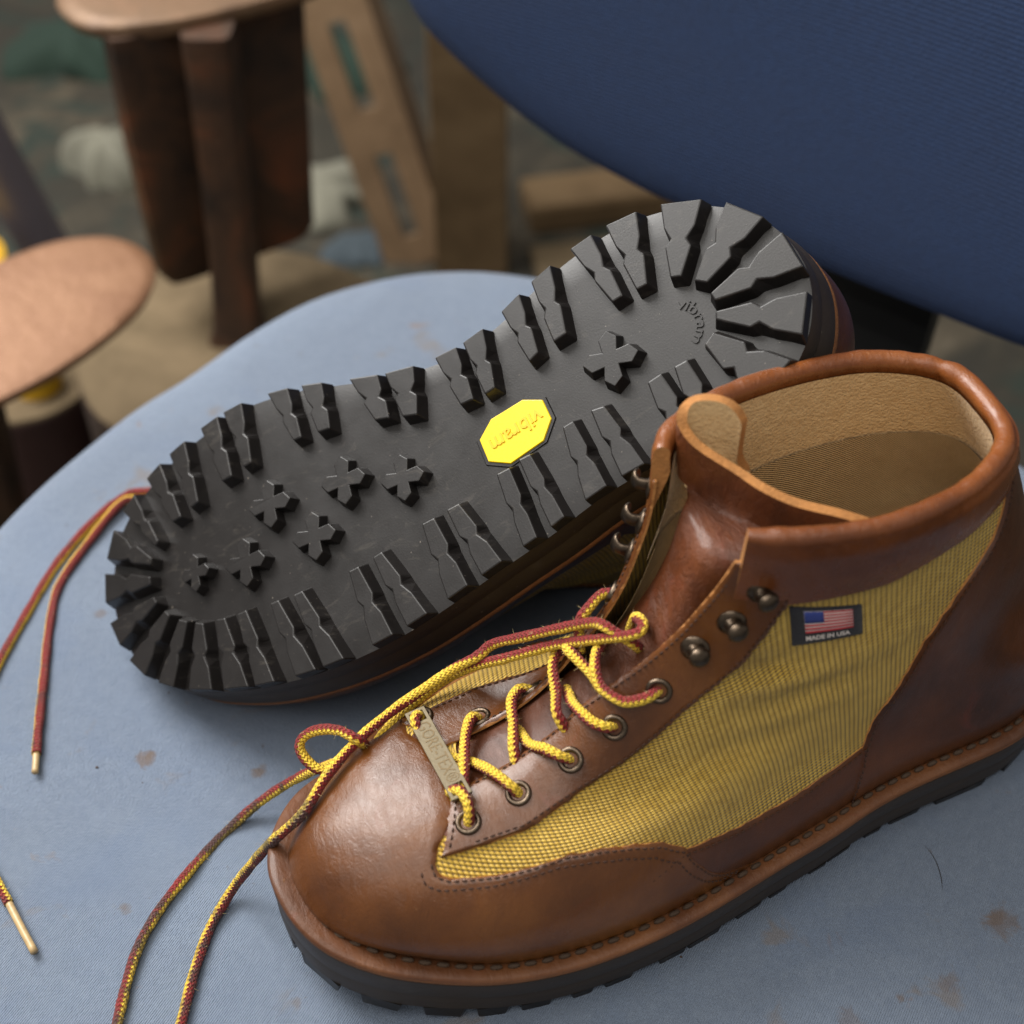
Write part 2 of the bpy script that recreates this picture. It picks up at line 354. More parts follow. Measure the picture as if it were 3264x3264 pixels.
def dent(G):
    N=normals(G)
    if ((G[40,ns//2]-G[40].mean(0))@N[40,ns//2])<0: N=-N
    for s,v,rs,rv,a in DENTS:
        k=a*np.exp(-((SS[None]-s)/rs)**2-((VV[:,None]-v)/rv)**2); G=G+N*k[:,:,None]
    return G
def normals(G):
    H=np.concatenate([G[:,-2:-1],G,G[:,1:2]],1)
    ds=H[:,2:]-H[:,:-2]; dv=np.gradient(G,axis=0)
    n=np.cross(ds,dv); n/=np.linalg.norm(n,axis=2)[:,:,None]+1e-12
    return n
G=dent(G)
GN=normals(G)
if ((G[40,ns//2]-G[40].mean(0))@GN[40,ns//2])<0: GN=-GN
def bil(A,s,v):
    s=np.asarray(s,float); v=np.asarray(v,float)
    fs=(np.clip(s,-1,1)+1)/2*(ns-1); fv=np.clip(v,0,1)*(NV-1)
    i=np.minimum(fs.astype(int),ns-2); j=np.minimum(fv.astype(int),NV-2); a=(fs-i)[...,None]; b=(fv-j)[...,None]
    return A[j,i]*(1-a)*(1-b)+A[j,i+1]*a*(1-b)+A[j+1,i]*(1-a)*b+A[j+1,i+1]*a*b
def S(s,v,o=0.0):
    n=bil(GN,s,v); n/=np.linalg.norm(n,axis=-1)[...,None]
    o=np.asarray(o,float)
    return bil(G,s,v)+n*(o[...,None] if o.ndim else o)
def Nn(s,v):
    n=bil(GN,s,v); return n/np.linalg.norm(n,axis=-1)[...,None]
# ---------------------------------------------------------------- boot builders
def wrap(s): return (np.asarray(s)+1)%2-1
def panel(name,fun,nu,nv,off,th,mats,parent,edge=.45,uvf=None,jit=.0,bulge=0.):
    u,w=np.meshgrid(np.linspace(0,1,nu),np.linspace(0,1,nv)); s,v=fun(u,w); s=wrap(s)
    e=np.minimum(np.minimum(u*(nu-1),(1-u)*(nu-1)),np.minimum(w*(nv-1),(1-w)*(nv-1)))
    k=np.clip(e/1.0,0,1); o=off-th*edge*(1-k)
    if bulge: o=o+bulge*np.sin(np.pi*w)*np.sin(np.pi*u)**.3
    P=S(s,v,o).reshape(-1,3)
    b=[(0,i) for i in range(nu)]+[(j,nu-1) for j in range(1,nv)]+[(nv-1,i) for i in range(nu-2,-1,-1)]+[(j,0) for j in range(nv-2,0,-1)]
    if jit:
        for j,i in b: P[j*nu+i]+=RNG.normal(0,jit,3)
    F=grid_faces(nu,nv); n0=len(P)
    Q=np.array([S(s[j,i],v[j,i],off-th) for j,i in b]); V=np.vstack([P,Q])
    m=len(b); mi=[0]*len(F)
    for k_ in range(m):
        a,c=b[k_],b[(k_+1)%m]; F.append((a[0]*nu+a[1],n0+k_,n0+(k_+1)%m,c[0]*nu+c[1])); mi.append(1 if len(mats)>1 else 0)
    f=F[(nv//2)*(nu-1)+nu//2]; nrm=np.cross(V[f[1]]-V[f[0]],V[f[2]]-V[f[0]])
    if nrm@Nn(s[nv//2,nu//2],v[nv//2,nu//2])<0: F=[x[::-1] for x in F]
    uv=None
    if uvf: uv=np.vstack([uvf(s,v).reshape(-1,2),np.zeros((m,2))])
    return mk(name,V,F,mats,parent,mi,uv,sharp=50)
def edge_path(fun,edge,d,n=160,u0=0.,u1=1.):
    out=[]
    for a in np.linspace(u0,u1,n):
        b=np.linspace(0,.5,40)
        if edge in ('w1','u1'): b=1-b
        s,v=fun(np.full(40,a),b) if edge[0]=='w' else fun(b,np.full(40,a))
        s=wrap(s); L=np.r_[0,np.cumsum(np.linalg.norm(np.diff(S(s,v),axis=0),axis=1))]
        out.append((np.interp(d,L,np.unwrap(s*np.pi)/np.pi),np.interp(d,L,v)))
    return np.array(out)
def stitches(name,sv,off,parent,pitch=.27,ln=.19,r=.045,mat='thread'):
    P=S(wrap(sv[:,0]),sv[:,1],off); N_=Nn(wrap(sv[:,0]),sv[:,1])
    L=np.r_[0,np.cumsum(np.linalg.norm(np.diff(P,axis=0),axis=1))]; V=[];F=[]
    for l in np.arange(pitch,L[-1]-ln,pitch):
        q=[np.array([np.interp(l+t*ln,L,P[:,k]) for k in range(3)]) for t in (-.5,-.25,0,.25,.5)]
        n=np.array([np.interp(l,L,N_[:,k]) for k in range(3)]); t=q[-1]-q[0]; t/=np.linalg.norm(t)+1e-9; b=np.cross(t,n); o=len(V)
        for i,(p,rr,h) in enumerate(zip(q,(.35,.9,1,.9,.35),(-.5,.2,.45,.2,-.5))):
            for k in range(5):
                a=2*np.pi*k/5; V.append(p+n*h*r+rr*r*(np.cos(a)*b+np.sin(a)*n))
        F+=[tuple(o+x for x in f) for f in grid_faces(5,5,0,True)]
    o=mk(name,V,F,mat,parent); o['kind']='stuff'; return o
def surf_uv(s,v):                       # x along the boot, arc height up the side, in cm
    A=np.r_[np.zeros((1,ns)),np.cumsum(np.linalg.norm(np.diff(G,axis=0),axis=2),axis=0)]
    return np.stack([bil(G,s,v)[...,0],bil(A[:,:,None],s,v)[...,0]],-1)
IN_L=(np.array([.36,.45,.53,.62,.74,.84,.95,1.0]),-np.array([.036,.03,.036,.076,.133,.169,.206,.215]))
IN_M=(np.array([.36,.45,.52,.6,.7,.8,.9,1.0]),np.array([.055,.05,.05,.05,.05,.06,.075,.09]))
OUT_L=(np.array([.30,.355,.42,.48,.573,.663,.816,.9]),-np.array([.150,.208,.214,.237,.253,.292,.328,.34]))
OUT_M=(np.array([.30,.355,.42,.48,.573,.663,.816,.9]),np.array([.165,.22,.235,.25,.25,.25,.25,.25]))
def cv(c,x): return np.interp(x,*c)
VT=(np.array([-.505,-.477,-.45,-.424,-.39,-.357,-.322,-.289,-.24,-.193,-.172,-.156,-.135,-.115,-.09,-.06,0,.06,.10,.14,.2,.25,.30,.357,.39,.424,.45,.477,.505]),
    np.array([.004,.066,.165,.241,.283,.303,.313,.314,.288,.275,.279,.291,.312,.332,.35,.362,.372,.362,.345,.32,.285,.288,.31,.303,.283,.241,.165,.066,.004]))
def f_vamp(u,w): s=-.505+1.01*u; return s,w*cv(VT,s)
def f_strip(sg):
    X=np.array([.40,.424,.479,.529,.576,.62]); Y=np.array([.20,.236,.211,.206,.232,.27])
    return lambda u,w:(sg*(.40+.22*u),w*np.interp(.40+.22*u,X,Y))
CF=(np.array([0,.089,.184,.33,.383,.47,.558,.62,.68,.772,.864,.92]),np.array([.594,.594,.594,.583,.583,.588,.599,.624,.659,.74,.80,.83]))
def f_counter(u,w):
    v=w*.915; sf=cv(CF,v); return sf+(2-2*sf)*u,v
def f_stay(sg):
    ci,co=(IN_L,OUT_L) if sg<0 else (IN_M,OUT_M)
    def f(u,w):                         # u along the throat, w inner > outer
        v=(.372-.07*w)+u*(.93-(.372-.07*w)); s=cv(ci,v)*(1-w)+cv(co,v)*w; return s,v
    return f
CLOW=(np.array([0,.2,.3,.4,.5,.61,.73,.85,1.0]),np.array([.815,.812,.809,.806,.803,.835,.865,.885,.893]))
LAT_EYE=[(-.122,.353),(-.12,.405),(-.13,.469),(-.148,.531),(-.172,.605)]; LAT_HOOK=[(-.185,.70),(-.232,.767),(-.266,.853)]
MED_EYE=[(.165,.325),(.10,.402),(.105,.465),(.11,.55),(.095,.652)]; MED_HOOK=[(.10,.735),(.105,.80),(.12,.885)]
def eyelet(s,v,parent):
    p=S(s,v,.17); n=Nn(s,v)
    prof=[(.24,-.1),(.24,.02),(.27,.07),(.33,.095),(.39,.08),(.425,.03),(.43,-.06)]
    V,F=lathe(prof,22,p,n); o=mk('eyelet',V,F,'metal',parent)
    V,F=lathe([(.245,.0),(.2,-.03),(.0,-.05)],16,p,n); mk('painted_eyelet_hole',V,F,'hole_shade',o)  # black dish painted as the dark of the hole; the leather is not pierced
def hook(s,v,parent,sg):
    p=S(s,v,.17); n=Nn(s,v); out=S(s+sg*.03,v)-S(s,v); out/=np.linalg.norm(out); t=np.cross(n,out)
    V,F=lathe([(.0,-.08),(.44,-.05),(.46,.0),(.42,.06),(.30,.09),(.24,.12),(0,.12)],22,p,n); o=mk('lace_hook',V,F,'metal',parent)
    if sg<0:                                # seen end-on: a solid domed stud leaning outwards
        d=n*.92+out*.4; V,F=lathe([(.25,-.02),(.23,.16),(.26,.3),(.33,.36),(.34,.44),(.29,.53),(.17,.59),(0,.61)],20,p+n*.06,d); mk('hook_stud',V,F,'metal',o); return
    path=np.array([p+n*.1-out*.02,p+n*.28-out*.05,p+n*.44-out*.02,p+n*.56+out*.1,p+n*.58+out*.27,p+n*.5+out*.42])
    Q=catmull(path,5); T=np.gradient(Q,axis=0); T/=np.linalg.norm(T,axis=1)[:,None]; V=[]
    wd=np.interp(np.linspace(0,1,len(Q)),[0,.3,.7,.93,1],[.26,.24,.32,.27,.1]); tk=np.interp(np.linspace(0,1,len(Q)),[0,.9,1],[.13,.11,.05])
    for i,q in enumerate(Q):
        nn=np.cross(T[i],t); 
        for k in range(12):
            a=2*np.pi*k/12; V.append(q+wd[i]*np.cos(a)*t+tk[i]*np.sin(a)*nn)
    F=grid_faces(12,len(Q),0,True)+[tuple((len(Q)-1)*12+k for k in range(12))]
    mk('hook_arm',V,F,'metal',o)
def poly_prism(base,top,zb,zt,bev=.03):
    """loft between two polygons (local xy lists); zb/zt functions of x"""
    bm=bmesh.new(); B=[bm.verts.new((x,y,zb(x))) for x,y in base]; T=[bm.verts.new((x,y,zt(x))) for x,y in top]; n=len(B)
    for k in range(n): bm.faces.new((B[k],B[(k+1)%n],T[(k+1)%n],T[k]))
    bm.faces.new(T); bm.faces.new(B[::-1]); bmesh.ops.recalc_face_normals(bm,faces=bm.faces[:])
    if bev:
        ed=[e for e in bm.edges if any(v in T for v in e.verts)]
        bmesh.ops.bevel(bm,geom=ed,offset=bev,segments=2,affect='EDGES',profile=.5)
    bm.verts.index_update(); V=[v.co[:] for v in bm.verts]; F=[[v.index for v in f.verts] for f in bm.faces]; bm.free(); return V,F
def fix_ccw(P):
    P=np.array(P); a=sum(P[i][0]*P[(i+1)%len(P)][1]-P[(i+1)%len(P)][0]*P[i][1] for i in range(len(P))); return P if a>0 else P[::-1]
ZB=.54                                   # depth of the tread
def make_lug(L,parent,detail=True):
    OL,OR,IR,IL=[np.array(p,float) for p in L]
    def snap(p):
        k=np.argmin(((OUTL-p)**2).sum(1)); return OUTL[k]+ON[k]*.0
    OL,OR=snap(OL),snap(OR)
    def side(a,b,other_a,other_b,depth,kk,dd):
        m=a+(b-a)*kk; mo=other_a+(other_b-other_a)*kk; d=(mo-m); w=np.linalg.norm(d); d/=w
        return [a,a+(b-a)*(kk-.16)-d*.0,m+d*depth*w,a+(b-a)*(kk+.1)-d*dd*w,b]
    kk=.5; top=side(OL,IL,OR,IR,.2,kk,.05)+side(OR,IR,OL,IL,.2,kk,.07)[::-1]
    ce=(OL+OR+IR+IL)/4; ax=(IL+IR-OL-OR); ax/=np.linalg.norm(ax); pr=np.array([-ax[1],ax[0]])
    if pr@((OR+IR)-(OL+IL))<0: pr=-pr     # pr points from left to right side
    hs=pr@np.array([.75,-.66])>0         # the side turned heelwards has the longer slope
    base=[]
    for i,p in enumerate(top):
        q=p.copy(); left=i<5; j=i if left else 9-i
        q=q+pr*((-(.05 if hs else .17) if left else (.17 if hs else .05))+(0 if j!=2 else (-.13 if left else .13)))
        if j==4: q=q+ax*.18
        if j==0: q=q-ax*.012
        base.append(q)
    V,F=poly_prism(fix_ccw(base),fix_ccw(top),lambda x:ZB+float(spring(x))+.02,lambda x:float(spring(x)),.05)
    return mk('lug',V,F,'rubber',parent,smooth=False)
def make_cross(x,y,k,parent):
    r=1.06*k; w=.35*k; top=[];base=[]
    rot=math.radians(-6); R_=np.array([[math.cos(rot),-math.sin(rot)],[math.sin(rot),math.cos(rot)]])
    for q in range(4):
        a=q*math.pi/2; d=np.array([math.cos(a),math.sin(a)]); e=np.array([-d[1],d[0]])
        for lst,rr,ww,inn in ((top,r*.86,w*.78,w*.95),(base,r*1.0,w*1.02,w*1.15)):
            lst+= [R_@(d*inn-e*inn*.98) if False else R_@(d*rr*.72-e*ww*1.1),R_@(d*rr),R_@(d*rr*.72+e*ww*1.1),R_@(d*inn*.72+e*inn*.72)]
    top=[p+(x,y) for p in top]; base=[p+(x,y) for p in base]
    V,F=poly_prism(base,top,lambda X:ZB+float(spring(X))+.02,lambda X:float(spring(X))+.06,.03)
    return mk('cross_lug',V,F,'rubber',parent,smooth=False)
def text_mesh(body,size=1.,depth=0.,bold=.0):
    c=bpy.data.curves.new('lettering','FONT'); c.body=body; c.size=size; c.extrude=depth; c.offset=bold; c.resolution_u=2; c.align_x='CENTER'; c.align_y='CENTER'
    o=bpy.data.objects.new('lettering',c); scene.collection.objects.link(o)
    dg=bpy.context.evaluated_depsgraph_get(); me=bpy.data.meshes.new_from_object(o.evaluated_get(dg))
    V=np.array([v.co[:] for v in me.vertices]); F=[list(p.vertices) for p in me.polygons]
    bpy.data.objects.remove(o); bpy.data.curves.remove(c); bpy.data.meshes.remove(me)
    return V,F
LUGS=[[(24.39,5.51),(25.88,5.18),(24.48,2.69),(24.12,2.79)],[(26.78,4.70),(27.76,3.58),(25.24,2.12),(24.86,2.35)],[(28.21,2.83),(28.28,1.26),(25.33,1.41),(25.25,1.70)],[(28.27,0.36),(27.52,-0.91),(25.19,0.76),(25.25,1.04)],[(27.03,-1.61),(25.95,-2.92),(24.59,0.08),(24.97,0.37)],[(22.49,5.60),(23.54,5.62),(23.30,2.91),(22.90,2.86)],[(21.03,5.28),(22.01,5.47),(22.39,2.86),(21.99,2.79)],[(19.33,4.69),(20.17,5.03),(20.14,2.38),(19.63,2.26)],[(18.02,4.08),(18.73,4.45),(19.00,2.13),(18.61,1.93)],[(16.48,3.57),(17.19,3.75),(17.16,1.52),(16.75,1.42)],[(15.32,3.45),(16.09,3.50),(16.29,1.42),(15.78,1.40)],[(13.33,3.65),(14.23,3.51),(14.08,1.69),(13.54,1.83)],[(11.85,4.01),(12.82,3.74),(13.01,1.98),(12.45,2.12)],[(9.91,4.52),(10.65,4.39),(10.63,2.50),(10.12,2.54)],[(8.49,4.79),(9.34,4.72),(9.43,2.61),(9.08,2.61)],[(6.48,4.82),(7.31,4.93),(7.18,2.47),(6.81,2.41)],[(5.23,4.65),(5.97,4.85),(6.24,2.28),(5.76,2.25)],[(3.52,4.32),(4.36,4.55),(4.50,1.92),(4.08,1.85)],[(2.13,3.89),(2.96,4.23),(3.56,1.68),(3.08,1.67)],[(0.54,3.22),(1.23,3.54),(2.19,1.24),(1.99,1.12)],[(-0.86,1.86),(-0.34,2.77),(1.71,0.73),(1.57,0.52)],[(-1.43,0.11),(-1.22,1.21),(1.44,0.08),(1.40,-0.22)],[(-0.91,-1.89),(-1.36,-0.60),(1.48,-0.75),(1.59,-1.02)],[(0.24,-3.55),(-0.56,-2.47),(1.97,-1.48),(2.16,-1.74)],[(1.79,-4.65),(0.81,-4.04),(2.62,-2.06),(3.00,-2.29)],[(3.67,-5.31),(2.46,-4.90),(3.40,-2.46),(3.76,-2.64)],[(5.21,-5.63),(4.29,-5.46),(4.41,-2.72),(4.82,-2.81)],[(6.50,-5.79),(5.68,-5.73),(5.40,-2.86),(5.83,-2.86)],[(8.12,-5.85),(7.28,-5.86),(6.89,-2.97),(7.26,-2.96)],[(9.42,-5.69),(8.66,-5.85),(7.89,-2.99),(8.29,-2.96)],[(11.34,-5.55),(10.49,-5.68),(10.24,-2.89),(10.65,-2.85)],[(12.80,-5.22),(11.88,-5.43),(11.26,-2.73),(11.65,-2.65)],[(14.46,-4.72),(13.71,-4.98),(13.37,-2.22),(13.87,-2.16)],[(15.82,-4.37),(15.03,-4.61),(14.39,-2.06),(14.89,-2.00)],[(17.47,-4.04),(16.72,-4.19),(16.48,-1.50),(16.99,-1.45)],[(18.54,-3.75),(17.81,-3.93),(17.38,-1.30),(17.83,-1.26)],[(20.00,-3.16),(19.28,-3.39),(19.18,-0.79),(19.59,-0.71)],[(21.54,-3.11),(20.62,-3.16),(20.28,-0.59),(20.77,-0.62)],[(23.64,-2.70),(22.64,-2.85),(22.41,-0.41),(22.93,-0.29)],[(24.58,-2.58),(23.67,-2.69),(23.41,-0.25),(23.89,-0.18)]]
CROSS=[(3.72,-0.63,0.80),(6.10,-1.09,1.00),(7.56,0.67,1.00),(9.12,-1.14,1.00),(10.70,0.44,1.00),(12.99,-0.31,0.95),(21.39,0.92,1.10)]
OCT=[(17.90,0.91),(18.60,0.63),(18.75,-0.16),(18.28,-0.82),(16.90,-1.17),(16.11,-0.80),(15.97,0.09),(16.57,0.67)]
def outsole(root):
    rows=[];prof=[(ZB,.0),(ZB+.25,.03),(1.25,.10),(1.32,.08),(1.38,.10),(1.75,.2),(2.05,.26),(2.3,.25)]
    base=OUTL; V=[];n=len(base)
    for z,f in prof:
        q=offs(f,f*.35); zz=z/2.3*(z_rub(q[:,0])-spring(q[:,0]))+spring(q[:,0]); V+=np.column_stack([q,zz]).tolist()
    F=grid_faces(n,len(prof),0,True)
    # tread floor: inset rings
    o0=len(V)
    ce=np.column_stack([base[:,0]*.86+14*.14,yc(base[:,0])])
    for k in np.linspace(0,1,9)[1:]:
        q=base*(1-k)+ce*k; V+=np.column_stack([q,ZB+spring(q[:,0])]).tolist()
    ring=lambda j:0 if j==0 else o0+(j-1)*n
    for j in range(8):
        for i in range(n):
            k=(i+1)%n; F.append((ring(j)+i,ring(j+1)+i,ring(j+1)+k,ring(j)+k))
    h=n//2; r8=ring(8)
    t0=len(V)+0
    q=offs(.1,0.0); V+=np.column_stack([q*.98+np.array([14,0])*.02,z_rub(q[:,0])-.02]).tolist()
    for i in range(n): k=(i+1)%n; F.append((7*n+i,7*n+k,t0+k,t0+i))
    F.append(tuple(t0+i for i in range(n)))
    os_=mk('outsole',V,F,'rubber_side',root,sharp=40)
    me=os_.data; me.materials.append(M['rubber'])
    mi=[0]*len(F); 
    for i in range(7*n,15*n): mi[i]=1
    me.polygons.foreach_set('material_index',np.array(mi,np.int32))
    for L in LUGS: make_lug(L,os_)
    for x,y,k in CROSS: make_cross(x,y,k,os_)
    # badge
    c=np.mean(OCT,axis=0); O=np.array(OCT); z0=ZB-.02
    V,F=poly_prism(fix_ccw(c+(O-c)*1.0),fix_ccw(c+(O-c)*.97),lambda x:z0+.03,lambda x:z0-.09,.02); bd=mk('yellow_badge',V,F,'badge',os_,smooth=False)
    V,F=poly_prism(fix_ccw(c+(O-c)*1.10),fix_ccw(c+(O-c)*1.07),lambda x:z0+.03,lambda x:z0-.03,.0); mk('badge_frame',V,F,'rubber',os_,smooth=False)
    sg=1 if MIR else -1
    tv,tf=text_mesh('vibram',.8,.5,.012); tv[:,0]*=2.15/np.ptp(tv[:,0])
    ang=math.atan2(O[5][1]+O[6][1]-O[1][1]-O[2][1],O[5][0]+O[6][0]-O[1][0]-O[2][0]); ca,sa=math.cos(ang),math.sin(ang)
    tx=tv[:,0]; ty=tv[:,1]*sg; P=np.column_stack([c[0]+ca*tx-sa*ty,c[1]+sa*tx+ca*ty,np.where(tv[:,2]>0,z0-.13,z0-.05)]); mk('raised_lettering',P,tf,'badge_letter',bd,smooth=False)
    # lettering round the heel
    C0=np.array([23.74,1.21]); tv,tf=text_mesh('vibram',.62,.5,.0); tx=tv[:,0]*2.05/np.ptp(tv[:,0])
    th=math.radians(7)-sg*tx/.87; rr=.84+tv[:,1]*.92
    P=np.column_stack([C0[0]+rr*np.cos(th),C0[1]+rr*np.sin(th),np.where(tv[:,2]>0,ZB-.05,ZB+.02)]); mk('heel_lettering',P,tf,'rubber',os_,smooth=False)
    return os_
def welt(root,detail):
    q=offs(.26,.09); qi=offs(-.6,-1.25); n=len(q); V=[]
    zt=lambda Q:z_welt(Q[:,0]); zb=lambda Q:z_rub(Q[:,0])
    for Q,z in ((offs(.22,.06),zb(q)),(offs(.28,.11),zb(q)+.08),(offs(.30,.13),zb(q)+.25),(offs(.27,.10),zt(q)-.07),(offs(.2,.03),zt(q)-.005),(offs(-.05,-.3),zt(q)-.02),(qi,zt(qi)-.05)): V+=np.column_stack([Q,z]).tolist()
    w=mk('welt',V,grid_faces(n,7,0,True),['welt','edge_dark'],root)
    mi=[0]*(6*n); 
    for i in range(2*n): mi[i]=1
    w.data.polygons.foreach_set('material_index',np.array(mi,np.int32))
    if not detail: return w
    # welt stitches, each its own piece
    ln=.40; prof=[(.0,-.5),(.05,-.47),(.085,-.25),(.09,0),(.085,.25),(.05,.47),(.0,.5)]
    V,F=lathe([(r,z*ln) for r,z in prof],8,(0,0,0),(1,0,0)); V=np.array(V)
    me=None; Q=resample(np.vstack([offs(-.17,-.62),offs(-.17,-.62)[:1]]),3000); T=np.gradient(Q,axis=0); T/=np.linalg.norm(T,axis=1)[:,None]
    L=np.r_[0,np.cumsum(np.linalg.norm(np.diff(Q,axis=0),axis=1))]
    for l in np.arange(.3,L[-1],.56):
        i=np.searchsorted(L,l); i=min(i,len(Q)-1); p=Q[i]
        if p[1]>yc(p[0])+1.5 and p[0]>7: continue
        if me is None:
            o=mk('stitch',V,F,'welt_thread',w); me=o.data
        else: o=link(bpy.data.objects.new('stitch',me),w)
        o.matrix_local=Matrix.Translation((p[0]*CM,p[1]*CM,(float(z_welt(p[0]))+.03)*CM))@Matrix.Rotation(math.atan2(T[i][1],T[i][0])+random.uniform(-.05,.05),4,'Z')
    return w
def collar(root):
    us=np.linspace(0,1,150); sl=cv(IN_L,1.0); sm_=cv(IN_M,1.0); V=[]
    prof=None
    for u in us:
        s=sm_+(2+sl-sm_)*u; a=abs(wrap(s)); sw=wrap(s); vl=cv(CLOW,a)
        e=min(1,min(u,1-u)*22)                 # flatter towards the throat ends
        pts=[(vl-.0,.02),(vl,.13),(vl+.02,.18),(vl+.4*(1-vl),.2+.12*e),(vl+.7*(1-vl),.20+.13*e),(1-.12*(1-vl),.25+.13*e)]
        row=[S(sw,v,o) for v,o in pts]
        p=S(sw,1.0,-.02); n=Nn(sw,.97); n/=np.linalg.norm(n); t=S(sw,1.0)-S(sw,.96); t/=np.linalg.norm(t); r=.25+.09*e
        wr=.02*math.sin(u*41)+.014*math.sin(u*131+1)+.012*math.sin(u*211)-.10*math.exp(-((u-.455)/.008)**2)
        for th in np.linspace(-.35,math.pi+.35,11): row.append(p+(n*math.cos(th)+t*math.sin(th))*(r+wr*.6))
        row+= [S(sw,.955,-.36),S(sw,.93,-.30)]
        V+=row
    k=len(V)//len(us); F=grid_faces(k,len(us))+[tuple(range(k)),tuple(range(len(V)-1,len(V)-k-1,-1))]
    f=F[5*(k-1)*3+2]; P=np.array(V); nr=np.cross(P[f[1]]-P[f[0]],P[f[2]]-P[f[0]])
    if nr@(P[f[0]]-np.array([18,1,14]))<0: F=[x[::-1] for x in F]
    mi=[0]*(len(F)-2)+[1,1]
    return mk('padded_collar',V,F,['leather_roll','raw_edge'],root,mi,sharp=60)
def base_canvas(root):
    nu,nv=241,121; s=np.linspace(-1,1,nu); v=np.linspace(0,.985,nv); s2,v2=np.meshgrid(s,v)
    V=S(s2,v2,.0).reshape(-1,3); uv=surf_uv(s2,v2).reshape(-1,2)
    sc=(s[:-1]+s[1:])/2; vc=(v[:-1]+v[1:])/2; F=[]
    for j in range(nv-1):
        for i in range(nu-1):
            if vc[j]>.385 and cv(IN_L,vc[j])-.03<sc[i]<cv(IN_M,vc[j])+.03: continue
            F.append((j*nu+i,j*nu+i+1,(j+1)*nu+i+1,(j+1)*nu+i))
    f=F[40]; P=V; nr=np.cross(P[f[1]]-P[f[0]],P[f[2]]-P[f[0]]); jj,ii=f[0]//nu,f[0]%nu
    if nr@Nn(s[ii],v[jj])<0: F=[x[::-1] for x in F]
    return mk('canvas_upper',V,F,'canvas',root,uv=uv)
def lining(root):
    nu,nv=161,70; s=np.linspace(-1,1,nu); out=[]
    for nm,v0,v1,mat,of in (('lining_top',.74,.985,'lining',-.40),('lining_body',.02,.765,'lining_weave',-.5)):
        v=np.linspace(v0,v1,nv); s2,v2=np.meshgrid(s,v); o=np.full(s2.shape,of)
        V=S(s2,v2,o).reshape(-1,3); sc=(s[:-1]+s[1:])/2; vc=(v[:-1]+v[1:])/2
        F=[(j*nu+i,(j+1)*nu+i,(j+1)*nu+i+1,j*nu+i+1) for j in range(nv-1) for i in range(nu-1) if not (vc[j]>.385 and cv(IN_L,vc[j])-.02<sc[i]<cv(IN_M,vc[j])+.02)]
        out.append(mk(nm,V,F,mat,root))
    q=offs(-.9,-1.6); n=len(q); V=np.column_stack([q,z_welt(q[:,0])+.25]).tolist(); mk('insole',V,[tuple(range(n))],'lining_weave',root,smooth=False)
    # pale pull tab sewn inside the back seam
    return out
def tongue(root):
    rows=[]; n=25
    for v,w0,w1,of in ((.33,-.16,.19,-.12),(.42,-.17,.18,-.30),(.52,-.19,.18,-.42),(.64,-.22,.20,-.55),(.76,-.27,.25,-.6),(.88,-.34,.32,-.62)):
        s=np.linspace(w1,w0,n); q=S(s,np.full(n,v),of-np.linspace(1,0,n)**2*max(0,v-.5)*3.6); 
        wr=.10*np.sin(np.linspace(0,9,n)+v*11)*np.clip((v-.4)*4,0,1)*np.sin(np.linspace(0,np.pi,n)); rows.append(q+Nn(s,np.full(n,v))*wr[:,None])
    mid=np.array([(15.17,1.72,15.6),(14.86,1.94,15.9),(14.32,2.13,16.0),(13.79,2.3,15.9),(13.5,2.21,15.4),(13.49,2.04,15.0),(13.71,1.69,14.8),(14.2,.77,14.7),(14.89,-.07,14.6),(15.91,-.9,14.5),(17.33,-1.65,14.3)])
    top=np.array([(15.07,1.57,17.3),(14.89,1.78,17.7),(14.58,2.07,17.9),(14.1,2.32,17.95),(13.69,2.49,17.8),(13.45,2.44,17.55),(13.33,2.22,17.25),(13.47,1.8,16.95),(13.8,1.36,16.7),(14.49,.57,16.4),(14.96,-.15,16.25),(15.75,-.83,16.0),(16.89,-1.49,15.8),(17.74,-1.85,15.5)])
    rows.append(resample(catmull(mid,8),n)); rows.append(resample(catmull(top,8),n))
    R_=np.array(rows); fine=[]
    for i in range(n): fine.append(resample(catmull(R_[:,i],6),44))
    A=np.transpose(np.array(fine),(1,0,2))            # rows x cols
    B=np.array([resample(catmull(a,4),61) for a in A])
    nv_,nu_=B.shape[:2]; du=np.gradient(B,axis=1); dv=np.gradient(B,axis=0); N_=np.cross(du,dv); N_/=np.linalg.norm(N_,axis=2)[:,:,None]+1e-9
    if N_[20,30]@np.array([-1,0,.6])<0: N_=-N_
    th=.16; P=np.vstack([(B+N_*th).reshape(-1,3),(B-N_*th).reshape(-1,3)]); m_=nu_*nv_
    F=grid_faces(nu_,nv_); f=F[20*(nu_-1)+30]; nr=np.cross(P[f[1]]-P[f[0]],P[f[2]]-P[f[0]])
    if nr@N_[20,30]<0: F=[x[::-1] for x in F]
    F2=[tuple(m_+i for i in x[::-1]) for x in F]; mi=[0]*len(F)+[1 if k//(nu_-1)>.74*nv_ else 0 for k in range(len(F2))]
    b=[(0,i) for i in range(nu_)]+[(j,nu_-1) for j in range(1,nv_)]+[(nv_-1,i) for i in range(nu_-2,-1,-1)]+[(j,0) for j in range(nv_-2,0,-1)]
    FR=[]
    for k in range(len(b)):
        a,c=b[k],b[(k+1)%len(b)]; i0,i1=a[0]*nu_+a[1],c[0]*nu_+c[1]; FR.append((i0,m_+i0,m_+i1,i1)); mi.append(2 if min(a[0],c[0])>.8*nv_ else 0)
    return mk('tongue',P,F+F2+FR,['tongue','lining','raw_edge'],root,mi,sharp=55)
CDL=np.array([-.227,-.67,.707])
